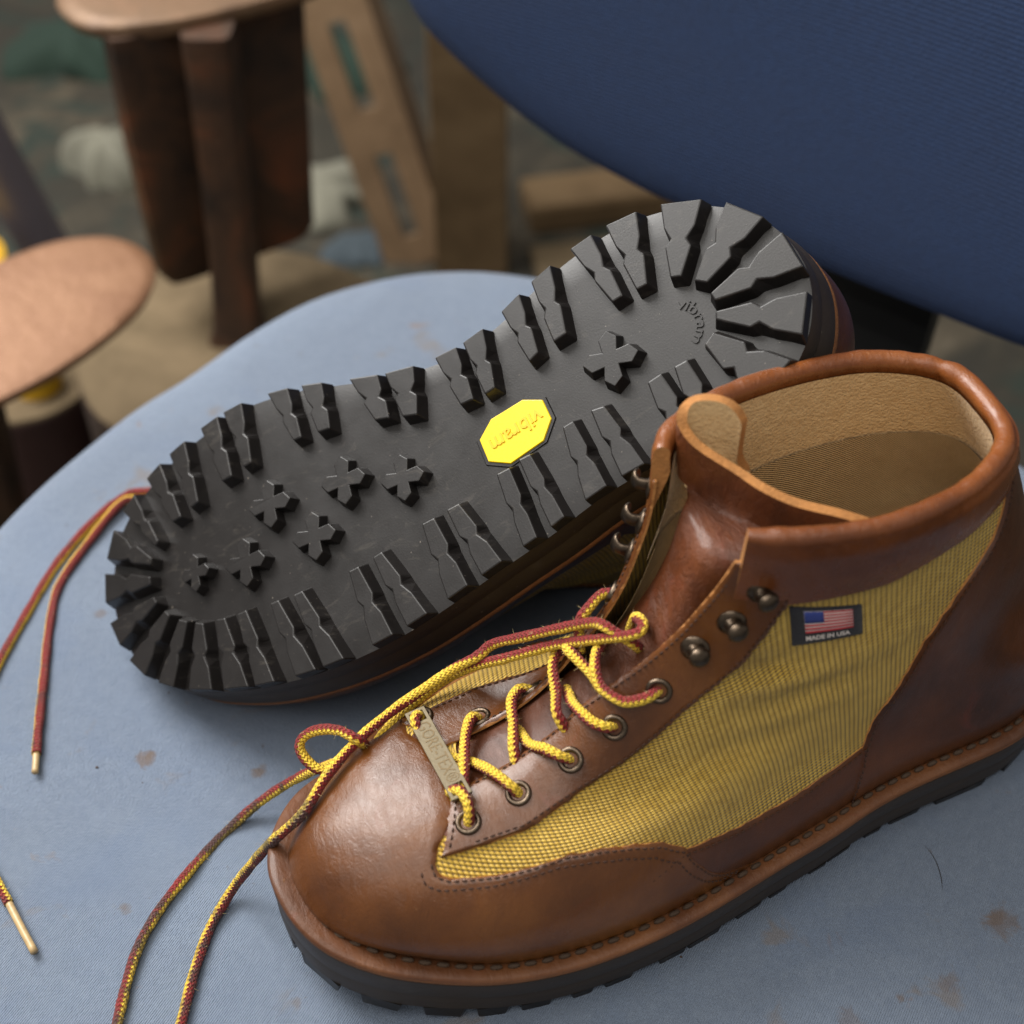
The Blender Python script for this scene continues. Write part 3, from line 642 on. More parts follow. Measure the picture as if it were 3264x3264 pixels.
def lace(name,P,parent,soil=None,r=.178,cd=CDL,ang=((0,-25),(1,-25)),step=.09,fuzz=14):
    Q=catmull(P,12); L=np.linalg.norm(np.diff(Q,axis=0),axis=1).sum(); Q=resample(Q,max(8,int(L/step)))
    Q=Q+RNG.normal(0,.004,Q.shape); T=np.gradient(Q,axis=0); T/=np.linalg.norm(T,axis=1)[:,None]+1e-9; A0=np.cross(T,cd); A0/=np.linalg.norm(A0,axis=1)[:,None]+1e-9
    B0=np.cross(T,A0); g=np.radians(np.interp(np.linspace(0,1,len(Q)),*zip(*ang)))[:,None]; rr=r*(1+.05*np.sin(np.arange(len(Q))*.35+RNG.uniform(0,6))+RNG.normal(0,.012,len(Q))); V,F,uv=tube(Q,rr,14,frames=A0*np.cos(g)+B0*np.sin(g))
    at=None
    if soil: at=('soil',np.repeat(np.interp(np.linspace(0,1,len(Q)),*zip(*soil)),15))
    o=mk(name,V,F,'lace',parent,uv=uv,attr=at)
    if fuzz:
        HV=[];HF=[]
        for k in range(int(L*fuzz)):
            i=RNG.integers(2,len(Q)-2); th=RNG.uniform(0,2*np.pi); B1=np.cross(T[i],A0[i]); dd=np.cos(th)*A0[i]+np.sin(th)*B1; tt=T[i]*RNG.normal(0,1)+dd*RNG.uniform(.3,1)+RNG.normal(0,.3,3); tt/=np.linalg.norm(tt)
            p=Q[i]+dd*r*.95; l=RNG.uniform(.06,.2); w_=np.cross(tt,dd+.01); w_/=np.linalg.norm(w_)+1e-9; b=len(HV); q=p+tt*l+dd*.04
            HV+=[p+w_*.007,p-w_*.007,q]; HF.append((b,b+1,b+2))
        mk('lace_fuzz',HV,HF,'fuzz',o,smooth=False)['kind']='stuff'
    return o
def sv(*pts): return np.array([S(s,v,h) for s,v,h in pts])
FQ=[(-.330,.797),(-.462,.757),(-.477,.675),(-.363,.690)]       # label corners: top front, top rear, bottom rear, bottom front
def lab(u,w,o):                                                # u 0 front..1 rear, w 0 bottom..1 top
    q=np.array(FQ); p=(q[3]*(1-u)[...,None]+q[2]*u[...,None])*(1-w)[...,None]+(q[0]*(1-u)[...,None]+q[1]*u[...,None])*w[...,None]
    return S(p[...,0],p[...,1],o)
def label_patch(name,u0,u1,w0,w1,o,mat,parent,n=6,m=4,th=.03):
    u,w=np.meshgrid(np.linspace(u0,u1,n),np.linspace(w0,w1,m)); P=lab(u,w,o).reshape(-1,3); Q=lab(u,w,o-th).reshape(-1,3); k=n*m
    F=grid_faces(n,m); b=[i for i in range(n)]+[j*n+n-1 for j in range(1,m)]+[(m-1)*n+i for i in range(n-2,-1,-1)]+[j*n for j in range(m-2,0,-1)]
    F+=[(b[i],k+b[i],k+b[(i+1)%len(b)],b[(i+1)%len(b)]) for i in range(len(b))]; V=np.vstack([P,Q])
    bm=bmesh.new(); vs=[bm.verts.new(v) for v in V]; [bm.faces.new([vs[i] for i in f]) for f in F]
    f0=bm.faces[:]; bm.normal_update(); nn=Nn(-.4,.73); bm.faces.ensure_lookup_table()
    fl=np.array(bm.faces[(n-1)*(m//2)].normal)@nn<0; bm.free()
    if fl: F=[x[::-1] for x in F]
    return mk(name,V,F,mat,parent)
def build_boot(root,detail):
    outsole(root); w=welt(root,detail)
    base_canvas(root); lining(root)
    va=panel('toe_vamp',f_vamp,151,46,.14,.2,['leather','raw_edge'],root,jit=.012)
    for sg in (-1,1):
        qs=panel('quarter_strip',f_strip(sg),40,20,.11,.16,['leather_dark','raw_edge'],root,jit=.012)
        es=panel('eyestay',f_stay(sg),110,22,.17,.16,['leather','raw_edge'],root,jit=.014)
        for s,v in (LAT_EYE if sg<0 else MED_EYE): eyelet(s,v,es)
        for s,v in (LAT_HOOK if sg<0 else MED_HOOK): hook(s,v,es,sg)
        if detail:
            f=f_stay(sg)
            for ed,d in (('w0',.16),('w1',.16)): stitches('stitching',edge_path(f,ed,d,200,.03,.9),.18,es,.24,.17,.032)
            stitches('stitching',edge_path(f,'u0',.2,30,.1,.9),.18,es,.24,.17,.032)
    hc=panel('heel_counter',f_counter,90,50,.16,.21,['leather_dark','raw_edge'],root,jit=.012)
    co=collar(root); tongue(root)
    if detail:
        for d in (.13,.52):
            for a,b in ((.015,.36),(.66,.985)): stitches('stitching',edge_path(f_vamp,'w1',d,220,a,b),.145,va,.25,.18,.034)
        for e in ('u0','u1'): stitches('stitching',edge_path(f_counter,e,.15,120),.165,hc,.24,.17,.032)
        stitches('stitching',edge_path(f_strip(-1),'w1',.17,60),.115,qs,.24,.17,.03)
# ---------------------------------------------------------------- floor
V=[(-400,-200,-45),(400,-200,-45),(400,500,-45),(-400,500,-45)]
fl=mk('floor',V,[(0,1,2,3)],'floor'); fl['kind']='structure'
# ---------------------------------------------------------------- chair
chair=empty('chair','round blue upholstered chair with the two boots on its seat','chair',(0,0,-.45))
ch_off=np.array([0,0,45.])
def seat():
    nt,rad=160,[0,.12,.25,.4,.52,.64,.74,.82,.88,.92,.95,.972,.988,.997,1.0,1.0,.99,.96,.6,0.]
    zz=[0,0,0,0,0,0,0,0,-.02,-.10,-.28,-.6,-1.1,-1.8,-2.6,-4.5,-5.2,-5.7,-5.9,-5.9]
    OS=resample(smooth_closed(catmull([(-22.6,-.1),(-18.6,6.9),(-15.9,9.9),(-13.1,13.4),(-10,16.4),(-6.1,18.2),(-2.5,18.5),(.8,17.9),(6,16.3),(13,13),(20,7.5),(26,0),(28,-10),(26,-24),(15,-33),(0,-36),(-14,-33),(-24,-22),(-25.2,-9)],8,True),2),nt,True); cc=np.array([0.,-7.]); V=[]
    for r,z in zip(rad,zz):
        for k in range(nt):
            x,y=cc+(OS[k]-cc)*r
            d=0.
            if z>-1.: 
                d-=2.6*np.exp(-((x-9)/7)**2-((y-4)/6)**2)+.35*np.exp(-((x+9)/6)**2-((y+1)/5)**2)
                d-=.12*np.sin(x*.33+1)*np.sin(y*.27)
            V.append((x,y,z+d+45.3))
    F=grid_faces(nt,len(rad),0,True)
    return mk('seat_cushion',V,F,'seat',chair)
seat()
LEAN=math.radians(14); nb=np.array([.6,.8,0]); bU=np.array([.8,-.6,0]); bW=np.array([nb[0]*math.sin(LEAN),nb[1]*math.sin(LEAN),math.cos(LEAN)]); bN=-np.array([nb[0]*math.cos(LEAN),nb[1]*math.cos(LEAN),-math.sin(LEAN)])
BO=np.array([14.8,11.6,4.])
def backrest():
    pts=[(-9.7,.15),(-4,-.1),(.7,-.2),(5,-.1),(9.8,.15),(14,.9),(18,2.4),(21.3,5),(23.2,8.5),(24,13),(24,20),(22.5,27),(18,32.5),(10,35),(0,35.5),(-10,35),(-19,33),(-25,28),(-27.6,20),(-27.4,13),(-26.4,8.3),(-25,5.8),(-23,4.2),(-18.9,2.2),(-15.3,1.0),(-11.9,.4)]
    O=resample(smooth_closed(catmull(pts,8,True),3),200,True); c=np.array([-1.,15.]); V=[];n=len(O)
    prof=[(0.,1.0),(.3,1.0),(.55,.98),(.74,.9),(.86,.72),(.93,.46),(.975,.05),(.995,-.6),(1.0,-1.3),(.99,-2.3),(.95,-2.9),(.6,-3.1),(0.,-3.1)]
    for k,h in prof:
        for p in O:
            q=c+(p-c)*k; curve=.0045*(q[0]+1)**2
            V.append(BO+ch_off+bU*q[0]+bW*q[1]+bN*(h-.4+curve))
    F=grid_faces(n,len(prof),0,True); 
    return mk('backrest',V,F,'backrest',chair)
backrest()
# bracket that carries the backrest, under-frame, column and foot
def bar(name,P,w,t,mat,parent,side):
    P=np.array(P,float); T=np.gradient(P,axis=0); T/=np.linalg.norm(T,axis=1)[:,None]; V=[]
    for p,tt in zip(P,T):
        a=np.array(side,float); a-=tt*(a@tt); a/=np.linalg.norm(a); b=np.cross(tt,a)
        V+=[p+a*w/2+b*t/2,p-a*w/2+b*t/2,p-a*w/2-b*t/2,p+a*w/2-b*t/2]
    F=grid_faces(4,len(P),0,True)+[(0,1,2,3),tuple(len(V)-4+k for k in range(4))]
    return mk(name,V,F,mat,parent,smooth=False)
bo=BO+ch_off
bar('backrest_bracket',catmull([bo-nb*17+(0,0,-11),bo+nb*2+(0,0,-11),bo+nb*6.5+(0,0,-7),bo+nb*7+(0,0,4),bo+nb*8+bW*14],6),6.5,1.2,'black_plastic',chair,bU)
V,F=lathe([(0,37),(2.6,37),(2.6,22),(3.2,22),(3.2,6),(0,6)],20,(-.3,-4.2,0)); mk('column',V,F,'black_plastic',chair,sharp=40)
for k in range(5):
    a=2*np.pi*k/5+.5; d=np.array([math.cos(a),math.sin(a),0]); c0=np.array([-.3,-4.2,0])
    bar('leg',[c0+(0,0,7),c0+d*12+(0,0,6),c0+d*25+(0,0,3.6)],4,2.4,'black_plastic',chair,(-d[1],d[0],0))
    V,F=lathe([(0,-1),(2.2,-1),(2.4,-.6),(2.4,.6),(2.2,1),(0,1)],16,c0+d*25+np.array([0,0,2.4]),(-d[1],d[0],0)); mk('caster',V,F,'black_plastic',chair,sharp=40)
# ---------------------------------------------------------------- upright (left) boot
YAW=math.radians(18.7); TL=np.array([-6.85,-19.85,0.])
ML=Matrix.Translation(Vector(TL*CM))@Matrix.Rotation(YAW,4,'Z')
boot=empty('hiking_boot','brown leather and olive canvas ankle boot standing upright on the blue seat','boot',mat=ML,group='pair of hiking boots')
MIR=False
build_boot(boot,True)
# woven label under the collar
lb=label_patch('woven_label',0,1,0,1,.06,'black_cloth',boot,10,8,.06)
label_patch('flag_field',.2,.87,.3,.9,.075,'white_cloth',lb)
for k in range(7):
    w0=.3+k*.6/6.5; label_patch('flag_stripe',.2 if k<3 else .47,.87,w0,w0+.6/13,.085,'red_cloth',lb,6,2)
label_patch('flag_canton',.2,.47,.3+.6*.46,.9,.09,'blue_cloth',lb)
V,F=text_mesh('MADE IN USA',1.,0,.03); x=(V[:,0]-V[:,0].min())/np.ptp(V[:,0]); y=(V[:,1]-V[:,1].min())/np.ptp(V[:,1])
mk('label_lettering',lab(.2+.62*x,.1+.13*y,.085),F,'white_cloth',lb,smooth=False)
# laces
lc=lace('lace',[(11.86,.1,9.4),(11.17,-.45,10.8),(10.53,.05,11.2),(10.19,.69,11.0),(9.43,1.37,10.3),(8.35,2.22,9.3),(7.54,2.81,8.6),(6.93,2.71,8.3),(6.03,2.8,7.8),(4.08,2.56,6.95),(2.54,1.94,6.6),(1.22,1.09,6.25),(0.3,0.4,5.7),(-0.45,0.3,5.1),(-0.84,0.33,4.7),(-1.21,0.72,3.7),(-1.77,1.22,2.2),(-2.43,1.45,0.9),(-3.45,.47,.52),(-4.26,-.94,.52),(-5.01,-2.61,.52),(-5.63,-4.09,.52)],boot,[(0,0),(.45,.0),(.55,.5),(.62,.6),(.72,.3),(.78,.55),(1,.3)],ang=((0,-10),(.28,-10),(.4,195),(1,205)))
lace('lace',[(11.39,.53,10.4),(11.41,.23,11.3),(11.39,-.34,11.6),(11.08,-.55,11.5),(10.31,.14,10.8),(9.14,1.33,9.6),(7.74,2.1,8.6),(6.99,2.59,8.0),(6.09,3.06,7.2),(4.39,2.75,6.5),(3.14,1.98,6.15),(2.26,1.9,5.7),(1.27,2.02,5.4),(.8,2.52,5.6),(.76,2.9,6.0),(1.24,2.91,6.4),(1.95,2.46,6.75),(2.51,1.84,6.75),(2.72,2.15,5.9),(2.12,2.72,4.7),(.87,3.93,2.8),(-.6,4.54,1.2),(-2.23,4.12,.4),(-3.73,2.88,.52),(-5.18,1.48,.52),(-6.13,.11,.52),(-6.98,-1.94,.52),(-7.47,-3.46,.52)],boot,[(0,0),(.6,0),(.7,.5),(.76,.9),(.8,.3),(.86,.6),(1,.4)],ang=((0,0),(.3,0),(.36,160),(.5,180),(.66,0),(1,-25)))
H=.40
for LA,P in zip([(130,170),(180,180),(180,180),(160,170),(180,180),(165,175),(200,200),(165,175),(0,-10),(150,160),(10,0)],([(-.045,.366,.30),(-.058,.372,.52),(-.085,.370,.56),(-.108,.362,.42),(-.124,.352,.05)],
          [(.165,.325,.05),(.155,.327,.42),(.135,.333,.50),(.112,.342,.30)],
          [(.10,.402,.05),(.075,.402,.45),(.03,.398,.40),(-.015,.388,.36),(-.04,.381,.20),(-.07,.374,-.12)],
          [(-.12,.405,.05),(-.10,.408,.42),(-.052,.409,.44),(-.01,.400,.16),(.02,.384,-.10),(.05,.372,-.3)],
          [(.105,.465,.05),(.08,.462,.45),(.045,.456,.42),(.01,.452,.34),(-.02,.441,.28),(-.05,.43,-.1)],
          [(-.13,.469,.05),(-.108,.470,.42),(-.07,.469,.42),(-.02,.457,.10),(.03,.447,-.3)],
          [(.11,.55,.05),(.085,.545,.45),(.045,.53,.45),(.003,.52,.34),(-.03,.511,.5),(-.06,.50,-.1)],
          [(-.148,.531,.05),(-.13,.531,.42),(-.10,.532,.44),(-.06,.534,.34),(-.013,.527,.0),(.02,.52,-.3)],
          [(-.172,.605,.05),(-.158,.595,.42),(-.13,.580,.46),(-.099,.578,.46),(-.055,.58,.42),(-.024,.591,.45),(-.003,.60,.30),(.02,.61,-.1)],
          [(.06,.56,.40),(.035,.565,.55),(.01,.571,.42),(-.018,.577,.24),(-.05,.574,.08),(-.08,.57,-.2)],
          [(.095,.652,.05),(.085,.645,.42),(.06,.63,.62),(.05,.61,.7),(.045,.59,.5),(.03,.57,.1)])):
    lace('lace',sv(*P),boot,ang=((0,LA[0]),(1,LA[1])))
# metal lace tag across the first eyelets
tp=S(.155,.327,.42); bt=S(-.075,.370,.52); tp=tp+(tp-bt)*.06; ax=tp-bt; ln=np.linalg.norm(ax); ax/=ln; nn=Nn(.03,.35); nn-=ax*(nn@ax); nn/=np.linalg.norm(nn); sd=np.cross(nn,ax)
def tg(a,b,c): return bt+ax*a+sd*b+nn*c
def tagbar(a0,a1,b0,b1):
    return [tg(a,b,c) for c in (-.05,.05) for a,b in ((a0,b0),(a1,b0),(a1,b1),(a0,b1))]
V=[];F=[]
hw=.35; hl=.62
def ringpts(a0,a1,b0,b1): return [(a0,b0),(a1,b0),(a1,b1),(a0,b1)]
outer=[(0.,-hw),(ln,-hw),(ln,hw),(0.,hw)]
xs=[0,.14,.14+hl*.72,ln-.14-hl*.72,ln-.14,ln]; ys=[-hw,-hw+.12,hw-.12,hw]
vid={}
def vv(i,j,k):
    key=(i,j,k)
    if key not in vid: vid[key]=len(V); V.append(tg(xs[i],ys[j],(-.05,.05)[k]))
    return vid[key]
solid=lambda i,j:0<=i<5 and 0<=j<3 and not (j==1 and i in (1,3))
for i in range(5):
    for j in range(3):
        if not solid(i,j): continue
        F.append((vv(i,j,1),vv(i+1,j,1),vv(i+1,j+1,1),vv(i,j+1,1))); F.append((vv(i,j,0),vv(i,j+1,0),vv(i+1,j+1,0),vv(i+1,j,0)))
        for di,dj,e in ((-1,0,((i,j),(i,j+1))),(1,0,((i+1,j+1),(i+1,j))),(0,-1,((i+1,j),(i,j))),(0,1,((i,j+1),(i+1,j+1)))):
            if not solid(i+di,j+dj): (p,q)=e; F.append((vv(*p,0),vv(*p,1),vv(*q,1),vv(*q,0)))
tgo=mk('lace_tag',V,F,'tag',boot,smooth=False)
bv=tgo.modifiers.new('bevel','BEVEL'); bv.width=.0002; bv.segments=2
tv,tf=text_mesh('GORE-TEX\u00ae',.62,.4,.0); tx=tv[:,0]/np.ptp(tv[:,0])*(ln-1.35); 
mk('tag_lettering',np.array([tg(ln/2-a,-b,.058 if z>0 else .03) for a,b,z in zip(tx,tv[:,1],tv[:,2])]),tf,'tag_ink',tgo,smooth=False)
# ---------------------------------------------------------------- overturned (right) boot
TR=np.array([-15.349658,-8.444518,4.461148]); ra=np.array([0.878931,-0.006952,0.476899]); rb=np.array([-0.220451,0.880754,0.419134]); rn=np.array([-0.422944,-0.473523,0.772589])
MR=Matrix(((ra[0],-rb[0],-rn[0],TR[0]*CM),(ra[1],-rb[1],-rn[1],TR[1]*CM),(ra[2],-rb[2],-rn[2],TR[2]*CM),(0,0,0,1)))
boot2=empty('hiking_boot','matching brown boot tipped over, its black lugged sole facing the viewer','boot',mat=MR,group='pair of hiking boots')
OUT_R=np.array([(-1.41,-0.45),(-1.42,0.34),(-1.22,1.21),(-0.87,1.89),(-0.32,2.65),(0.54,3.23),(2.13,3.89),(3.52,4.32),(5.28,4.67),(6.55,4.86),(7.70,4.88),(9.35,4.67),(10.66,4.34),(12.09,3.95),(13.32,3.65),(14.74,3.48),(15.93,3.50),(17.20,3.77),(18.35,4.23),(19.30,4.68),(20.63,5.16),(21.98,5.48),(23.14,5.60),(24.40,5.49),(25.77,5.08),(26.86,4.38),(27.76,3.37),(28.24,2.27),(28.38,1.18),(28.11,-0.00),(27.60,-0.98),(26.71,-1.85),(25.53,-2.44),(24.32,-2.69),(22.63,-2.90),(20.85,-3.15),(19.34,-3.50),(17.75,-4.03),(15.86,-4.51),(13.77,-5.09),(11.85,-5.55),(9.91,-5.81),(7.93,-5.88),(5.93,-5.70),(4.27,-5.34),(2.44,-4.75),(1.18,-4.11),(0.21,-3.40),(-0.56,-2.47),(-1.08,-1.47)])
OUTL=resample(smooth_closed(catmull(OUT_R,8,True),6),NO,True); ON=outward(OUTL)
MIR=True
build_boot(boot2,False)
MIR=False
def toR(P): 
    d=np.array(P)-TR; return np.column_stack([d@ra,d@-rb,d@-rn])
R1=[(-6.5,5.2,.45),(-10.5,2.6,.45),(-13.8,1.0,.45),(-15.89,.77,.5),(-16.78,.53,.5),(-17.87,-1.02,.52),(-18.96,-3.51,.5),(-19.66,-6.44,.5),(-20.16,-8.93,.5),(-20.6,-12.29,.5),(-19.93,-15.87,.5),(-18.45,-18.09,.5),(-17.36,-19.61,.5)]
CDR=np.array([0,-.707,.707]); CDR=np.array([CDR@ra,-(CDR@rb),-(CDR@rn)])
lo=lace('lace',toR(R1),boot2,[(0,0),(1,.35)],cd=CDR,ang=((0,-30),(.5,-40),(1,-45)))
V,F,uv=tube(toR(resample(catmull([(-17.4,-19.55,.5),(-16.69,-20.6,.5),(-16.09,-21.46,.5)],4),14)),.14,10); mk('aglet',V,F,'aglet',lo)
R2=[(-6.2,4.4,.45),(-10.2,1.8,.45),(-13.6,.3,.45),(-15.78,.11,.5),(-16.81,.04,.6),(-17.87,-2.28,.52),(-18.61,-4.7,.5),(-18.59,-6.72,.5),(-18.26,-9.46,.5),(-17.94,-12.04,.5),(-17.76,-13.27,.5)]
lo=lace('lace',toR(R2),boot2,[(0,0),(1,.3)],cd=CDR,ang=((0,215),(1,225)))
V,F,uv=tube(toR(resample(catmull([(-17.78,-13.2,.5),(-17.68,-13.75,.5),(-17.63,-14.12,.5)],4),10)),.13,10); mk('aglet',V,F,'aglet',lo)
# ---------------------------------------------------------------- small litter on the seat
V,F,_=tube(resample(catmull([(13.88,-16.37,.3),(14.46,-16.86,.32),(14.91,-17.52,.33),(15.06,-18.39,.33),(14.96,-19.24,.31)],8),40),.018,5)
tag(mk('loose_fibre',V,F,'hair'),'thin dark curved fibre lying on the seat beside the upright boot','fibre')
V=[];F=[]
for k in range(170):
    x,y=RNG.uniform(-20,20),RNG.uniform(-24,12)
    if (x+.3)**2+(y+4.2)**2>20.5**2: continue
    r=RNG.uniform(.02,.07)*(2 if k%13==0 else 1); o=len(V); ph=RNG.uniform(0,6)
    for zz_,rr in ((0,r),(r*.8,r*.6)):
        for i in range(5): V.append((x+rr*np.cos(ph+i*1.257)*RNG.uniform(.6,1.5),y+rr*np.sin(ph+i*1.257)*RNG.uniform(.6,1.3),zz_+.26))
    F+=[tuple(o+i for i in f) for f in grid_faces(5,2,0,True)]+[tuple(o+5+i for i in range(5))]
lt=mk('crumbs',V,F,'dust',smooth=False); tag(lt,'tiny crumbs and lint scattered over the blue seat','crumbs',kind='stuff')
# ---------------------------------------------------------------- workshop things behind the chair
def disc_thing(name,label,cat,c,r,z0,z1,mats,wob=.04,seed=1):
    n=48; rg=np.random.default_rng(seed); ph=rg.uniform(0,6,3); V=[]
    for z,k in ((z0,1.03),(z0+(z1-z0)*.5,.99),(z1-.8,1.0),(z1-.2,.995),(z1,.97),(z1+.02,.5),(z1+.02,.0)):
        for i in range(n):
            a=2*np.pi*i/n; rr=r*k*(1+wob*(np.sin(2*a+ph[0])+.6*np.sin(3*a+ph[1])+.3*np.sin(7*a+ph[2]))); V.append((c[0]+rr*np.cos(a),c[1]+rr*np.sin(a),z))
    F=grid_faces(n,7,0,True); o=mk(name,V,F,mats,mi=[1]*(3*n)+[0]*(3*n),sharp=50)
    return tag(o,label,cat)
disc_thing('tree_stump','broad round wooden stump holding up the rusty iron shoe anvil','stump',(-19.5,39.3),11.2,-45,-22,['stump','bark'],.03,3)
disc_thing('wooden_block','small round brown block below the copper coloured plate','wood block',(-35.2,38.6),6.0,-45,-24,['stump','brown_can'],.01,5)
def plate(name,center,ax,side,L,W,th,mat,parent=None):
    ax=np.array(ax,float); ax/=np.linalg.norm(ax); side=np.array(side,float); side-=ax*(side@ax); side/=np.linalg.norm(side); n=np.cross(ax,side)
    if n[2]<0: n=-n
    pr=np.array([(-.5,0),(-.485,.16),(-.43,.31),(-.3,.43),(-.12,.49),(.05,.5),(.2,.47),(.34,.4),(.44,.27),(.487,.13),(.5,0)]); pr=np.vstack([pr,[(x,-y) for x,y in pr[-2:0:-1]]])
    O=resample(smooth_closed(catmull(pr,6,True),2),72,True); V=[]
    prof=((0,.06),(.6,.05),(.9,.02),(.98,-.1),(1.,-.35),(.98,-.8),(.9,-1.),(0,-1.))
    for k,h in prof:
        for x,y in O: V.append(np.array(center)+ax*x*L*k+side*y*W*k+n*th*h)
    return mk(name,V,grid_faces(72,len(prof),0,True),mat,parent,smooth=True,sharp=50)
an=empty('shoe_anvil','rusty cast iron cobbler anvil with a flat sole shaped top','anvil',(-.198,.399,-.22))
AN=np.array([-19.8,39.9,-22.])
plate('sole_plate',np.array([-18.2,50.2,1.0])-AN,(.83,.56,.0),(-.5,.85,.0),24,12,1.4,'iron_top',an)
def tapered(name,rows,mat,parent,sh=40,rot=0.):
    cr,sr=math.cos(math.radians(rot)),math.sin(math.radians(rot))
    V=[]
    for (x,y,z,wx,wy) in rows:
        for k in range(24):
            a=2*np.pi*k/24; c_,s_=np.cos(a),np.sin(a); p,q=wx*np.sign(c_)*abs(c_)**.35,wy*np.sign(s_)*abs(s_)**.35; V.append((x+p*cr-q*sr,y+p*sr+q*cr,z))
    F=grid_faces(24,len(rows),0,True)+[tuple(range(23,-1,-1)),tuple((len(rows)-1)*24+k for k in range(24))]
    return mk(name,V,F,mat,parent,sharp=sh)
tapered('anvil_web',[(.2,5.4,22.2,6.8,1.3),(.1,5.2,16,6.6,1.3),(.1,4.9,10,6.3,1.3),(.1,4.7,4.4,6.0,1.3),(.1,4.6,3.6,5.4,1.1)],'iron',an,40,34)
tapered('anvil_leg',[(.8,3.4,22.2,1.6,2.4),(.7,2.8,14,1.55,2.2),(.6,1.4,6,1.5,1.9),(.4,.4,1.2,1.6,1.7),(.3,.2,.05,1.9,1.9)],'iron',an)
ls=empty('shoe_last','copper coloured sole shaped plate at the left edge on its iron arm','shoe last',(-.31,.275,-.24))
LS=np.array([-31,27.5,-24.])
plate('sole_plate',np.array([-30.4,25.9,-10.2])-LS,(.655,.756,.0),(-.75,.66,.12),21.5,10.2,.9,'copper',ls)
tapered('plate_arm',[(-1.,-3,12.9,2.0,1.2),(-2,-3,8,1.6,1.4),(-3,-3,-8,1.7,1.5),(-3,-3,-20.9,2.6,2.4)],'iron',ls)
# slotted angle, post, planks, pipe
sa=empty('slotted_angle','beige slotted steel bar leaning diagonally against the wooden post','steel bar',(-.09,.80,-.45))
SA=np.array([-9.,80.,-45.]); top=np.array([-27.,96.,12.]); d=top-SA; Ls=np.linalg.norm(d); d/=Ls; sdv=np.array([.93,.0,.35]); sdv-=d*(sdv@d); sdv/=np.linalg.norm(sdv); nv2=np.cross(d,sdv)
def slotbar(w=6.8,th=.35,pitch=13.,sl=8.5,sw=1.7):
    V=[];F=[];vid={}
    xs=[0.]; x=3.
    while x+sl<Ls: xs+=[x,x+sl]; x+=pitch
    xs.append(Ls); ys=[-w/2,-sw/2,sw/2,w/2]
    def vv(i,j,k):
        if (i,j,k) not in vid: vid[(i,j,k)]=len(V); V.append(d*xs[i]+sdv*ys[j]+nv2*(-th,th)[k])
        return vid[(i,j,k)]
    so=lambda i,j:0<=i<len(xs)-1 and 0<=j<3 and not (j==1 and i%2==1)
    for i in range(len(xs)-1):
        for j in range(3):
            if not so(i,j): continue
            F.append((vv(i,j,1),vv(i+1,j,1),vv(i+1,j+1,1),vv(i,j+1,1))); F.append((vv(i,j,0),vv(i,j+1,0),vv(i+1,j+1,0),vv(i+1,j,0)))
            for di,dj,e in ((-1,0,((i,j),(i,j+1))),(1,0,((i+1,j+1),(i+1,j))),(0,-1,((i+1,j),(i,j))),(0,1,((i,j+1),(i+1,j+1)))):
                if not so(i+di,j+dj): p,q=e; F.append((vv(*p,0),vv(*p,1),vv(*q,1),vv(*q,0)))
    return V,F
V,F=slotbar(); mk('slotted_face',V,F,'beige_steel',sa,smooth=False)
bar('flange',[sdv*3.1+nv2*2.9,sdv*3.1+nv2*2.9+d*Ls],.6,5.2,'beige_steel',sa,sdv)
def block(name,label,cat,lo,hi,mat,rz=0.,bev=.25):
    c=[(lo[0]+hi[0])/2,(lo[1]+hi[1])/2,lo[2]]; o=boxm(name,[lo[k]-c[k] for k in range(3)],[hi[k]-c[k] for k in range(3)],mat,None,bev)
    o.location=[x*CM for x in c]; o.rotation_euler=(0,0,math.radians(rz)); return tag(o,label,cat)
block('wooden_post','pale square wooden post standing upright behind the chair','post',(-7.6,77.5,-45),(-.6,84,40),'post_wood',4)
block('floor_plank','pale wooden plank lying on the floor right of the post','plank',(1.,88,-45),(34,94,-42),'post_wood',12)
block('low_board','pale low board on the floor in front of the plank','board',(2,78,-45),(30,84,-44),'stump',10)
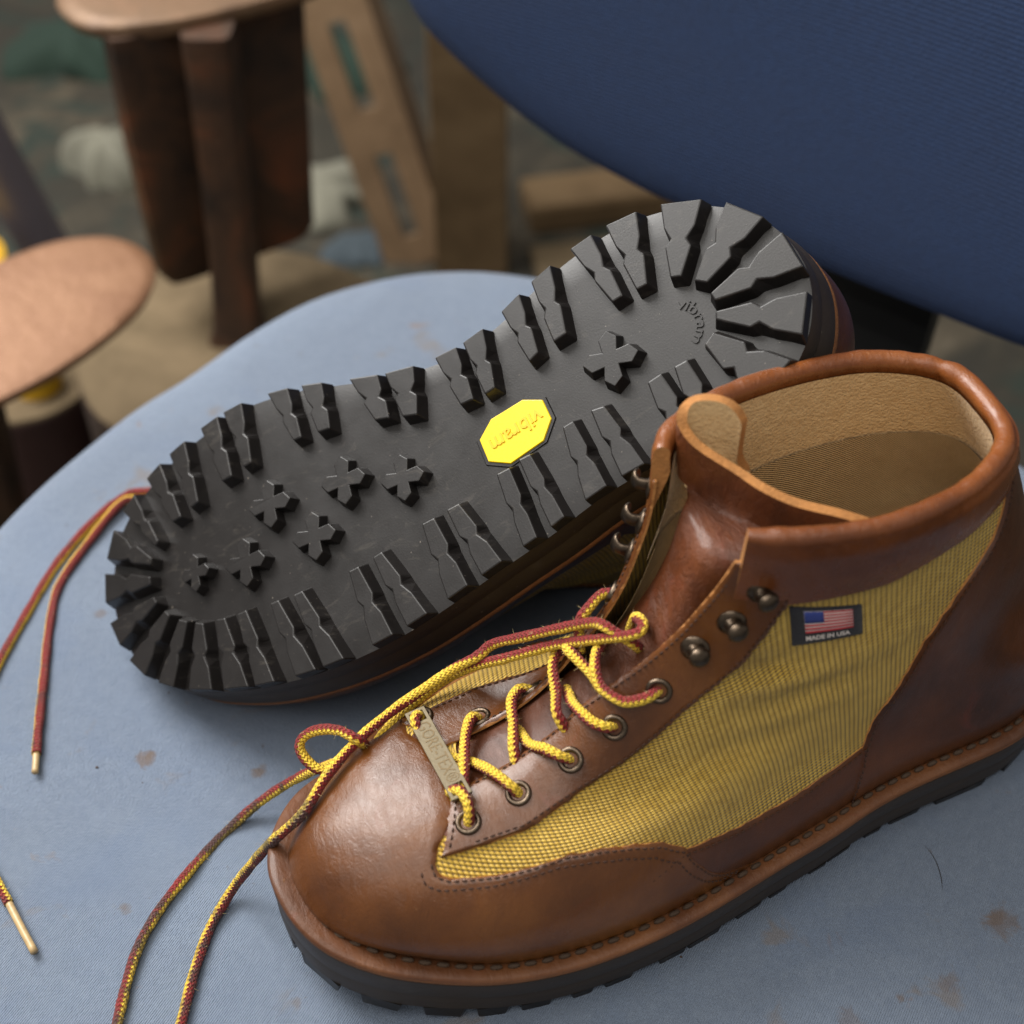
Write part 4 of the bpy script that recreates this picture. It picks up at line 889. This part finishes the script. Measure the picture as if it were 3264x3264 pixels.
V,F,_=tube(resample([(0,0,0),(-16,-6,75)],12),2.2,16); o=mk('grey_pipe',V,F,'grey_pipe'); o.location=(-.39,.68,-.45); tag(o,'dark grey metal pipe leaning at the far left','pipe')
def rag(name,label,loc,r,h,mat,seed):
    rg=np.random.default_rng(seed); ph=rg.uniform(0,6,8); V=[];n,m_=40,14
    for j in range(m_):
        t=j/(m_-1)
        for i in range(n):
            a=2*np.pi*i/n; w=1+.25*np.sin(2*a+ph[0])+.16*np.sin(5*a+ph[1]+3*t)+.08*np.sin(9*a+ph[2])
            V.append((r*np.cos(t*np.pi/2)*w*np.cos(a),r*np.cos(t*np.pi/2)*w*np.sin(a)*.8,h*np.sin(t*np.pi/2)*(1+.3*np.sin(3*a+ph[3])*(1-t)+.2*np.sin(6*a+ph[4])*(1-t))))
    o=mk(name,V,grid_faces(n,m_,0,True),mat); o.location=[x*CM for x in loc]; return tag(o,label,'rag')
rag('crumpled_rag','crumpled off white rag on the floor left of the anvil',(-42.3,96,-45),4.5,5,'white_rag',1)
rag('crumpled_rag','dark green crumpled rag on the floor beyond the white one',(-50,120,-45),8,4,'green_rag',2)
rag('crumpled_rag','small blue grey rag on the floor between stump and post',(-14.5,82,-45),4,1.6,'blue_rag',3)
rag('crumpled_rag','dark green rag bunched right of the anvil behind the steel bar',(-22,118,-45),8,4,'green_rag',6)
rag('crumpled_rag','pale grey rag lying right of the anvil foot',(-20,91,-45),6,2.5,'white_rag',9)
def can(name,label,cat,loc,r,h,mat):
    V,F=lathe([(0,0),(r,0),(r,.3),(r*.97,.5),(r*.97,h-.5),(r,h-.3),(r,h),(r*.9,h),(r*.9,h-.4),(0,h-.4)],28); o=mk(name,V,F,mat,sharp=40); o.location=[x*CM for x in loc]; return tag(o,label,cat)
can('paint_can','yellow can partly hidden at the far left edge','can',(-46.5,60,-45),4,15,'yellow_can')
can('yellow_lid_pot','small yellow pot showing under the copper coloured plate','pot',(-33.4,36.6,-24),1.7,2.4,'yellow_can')
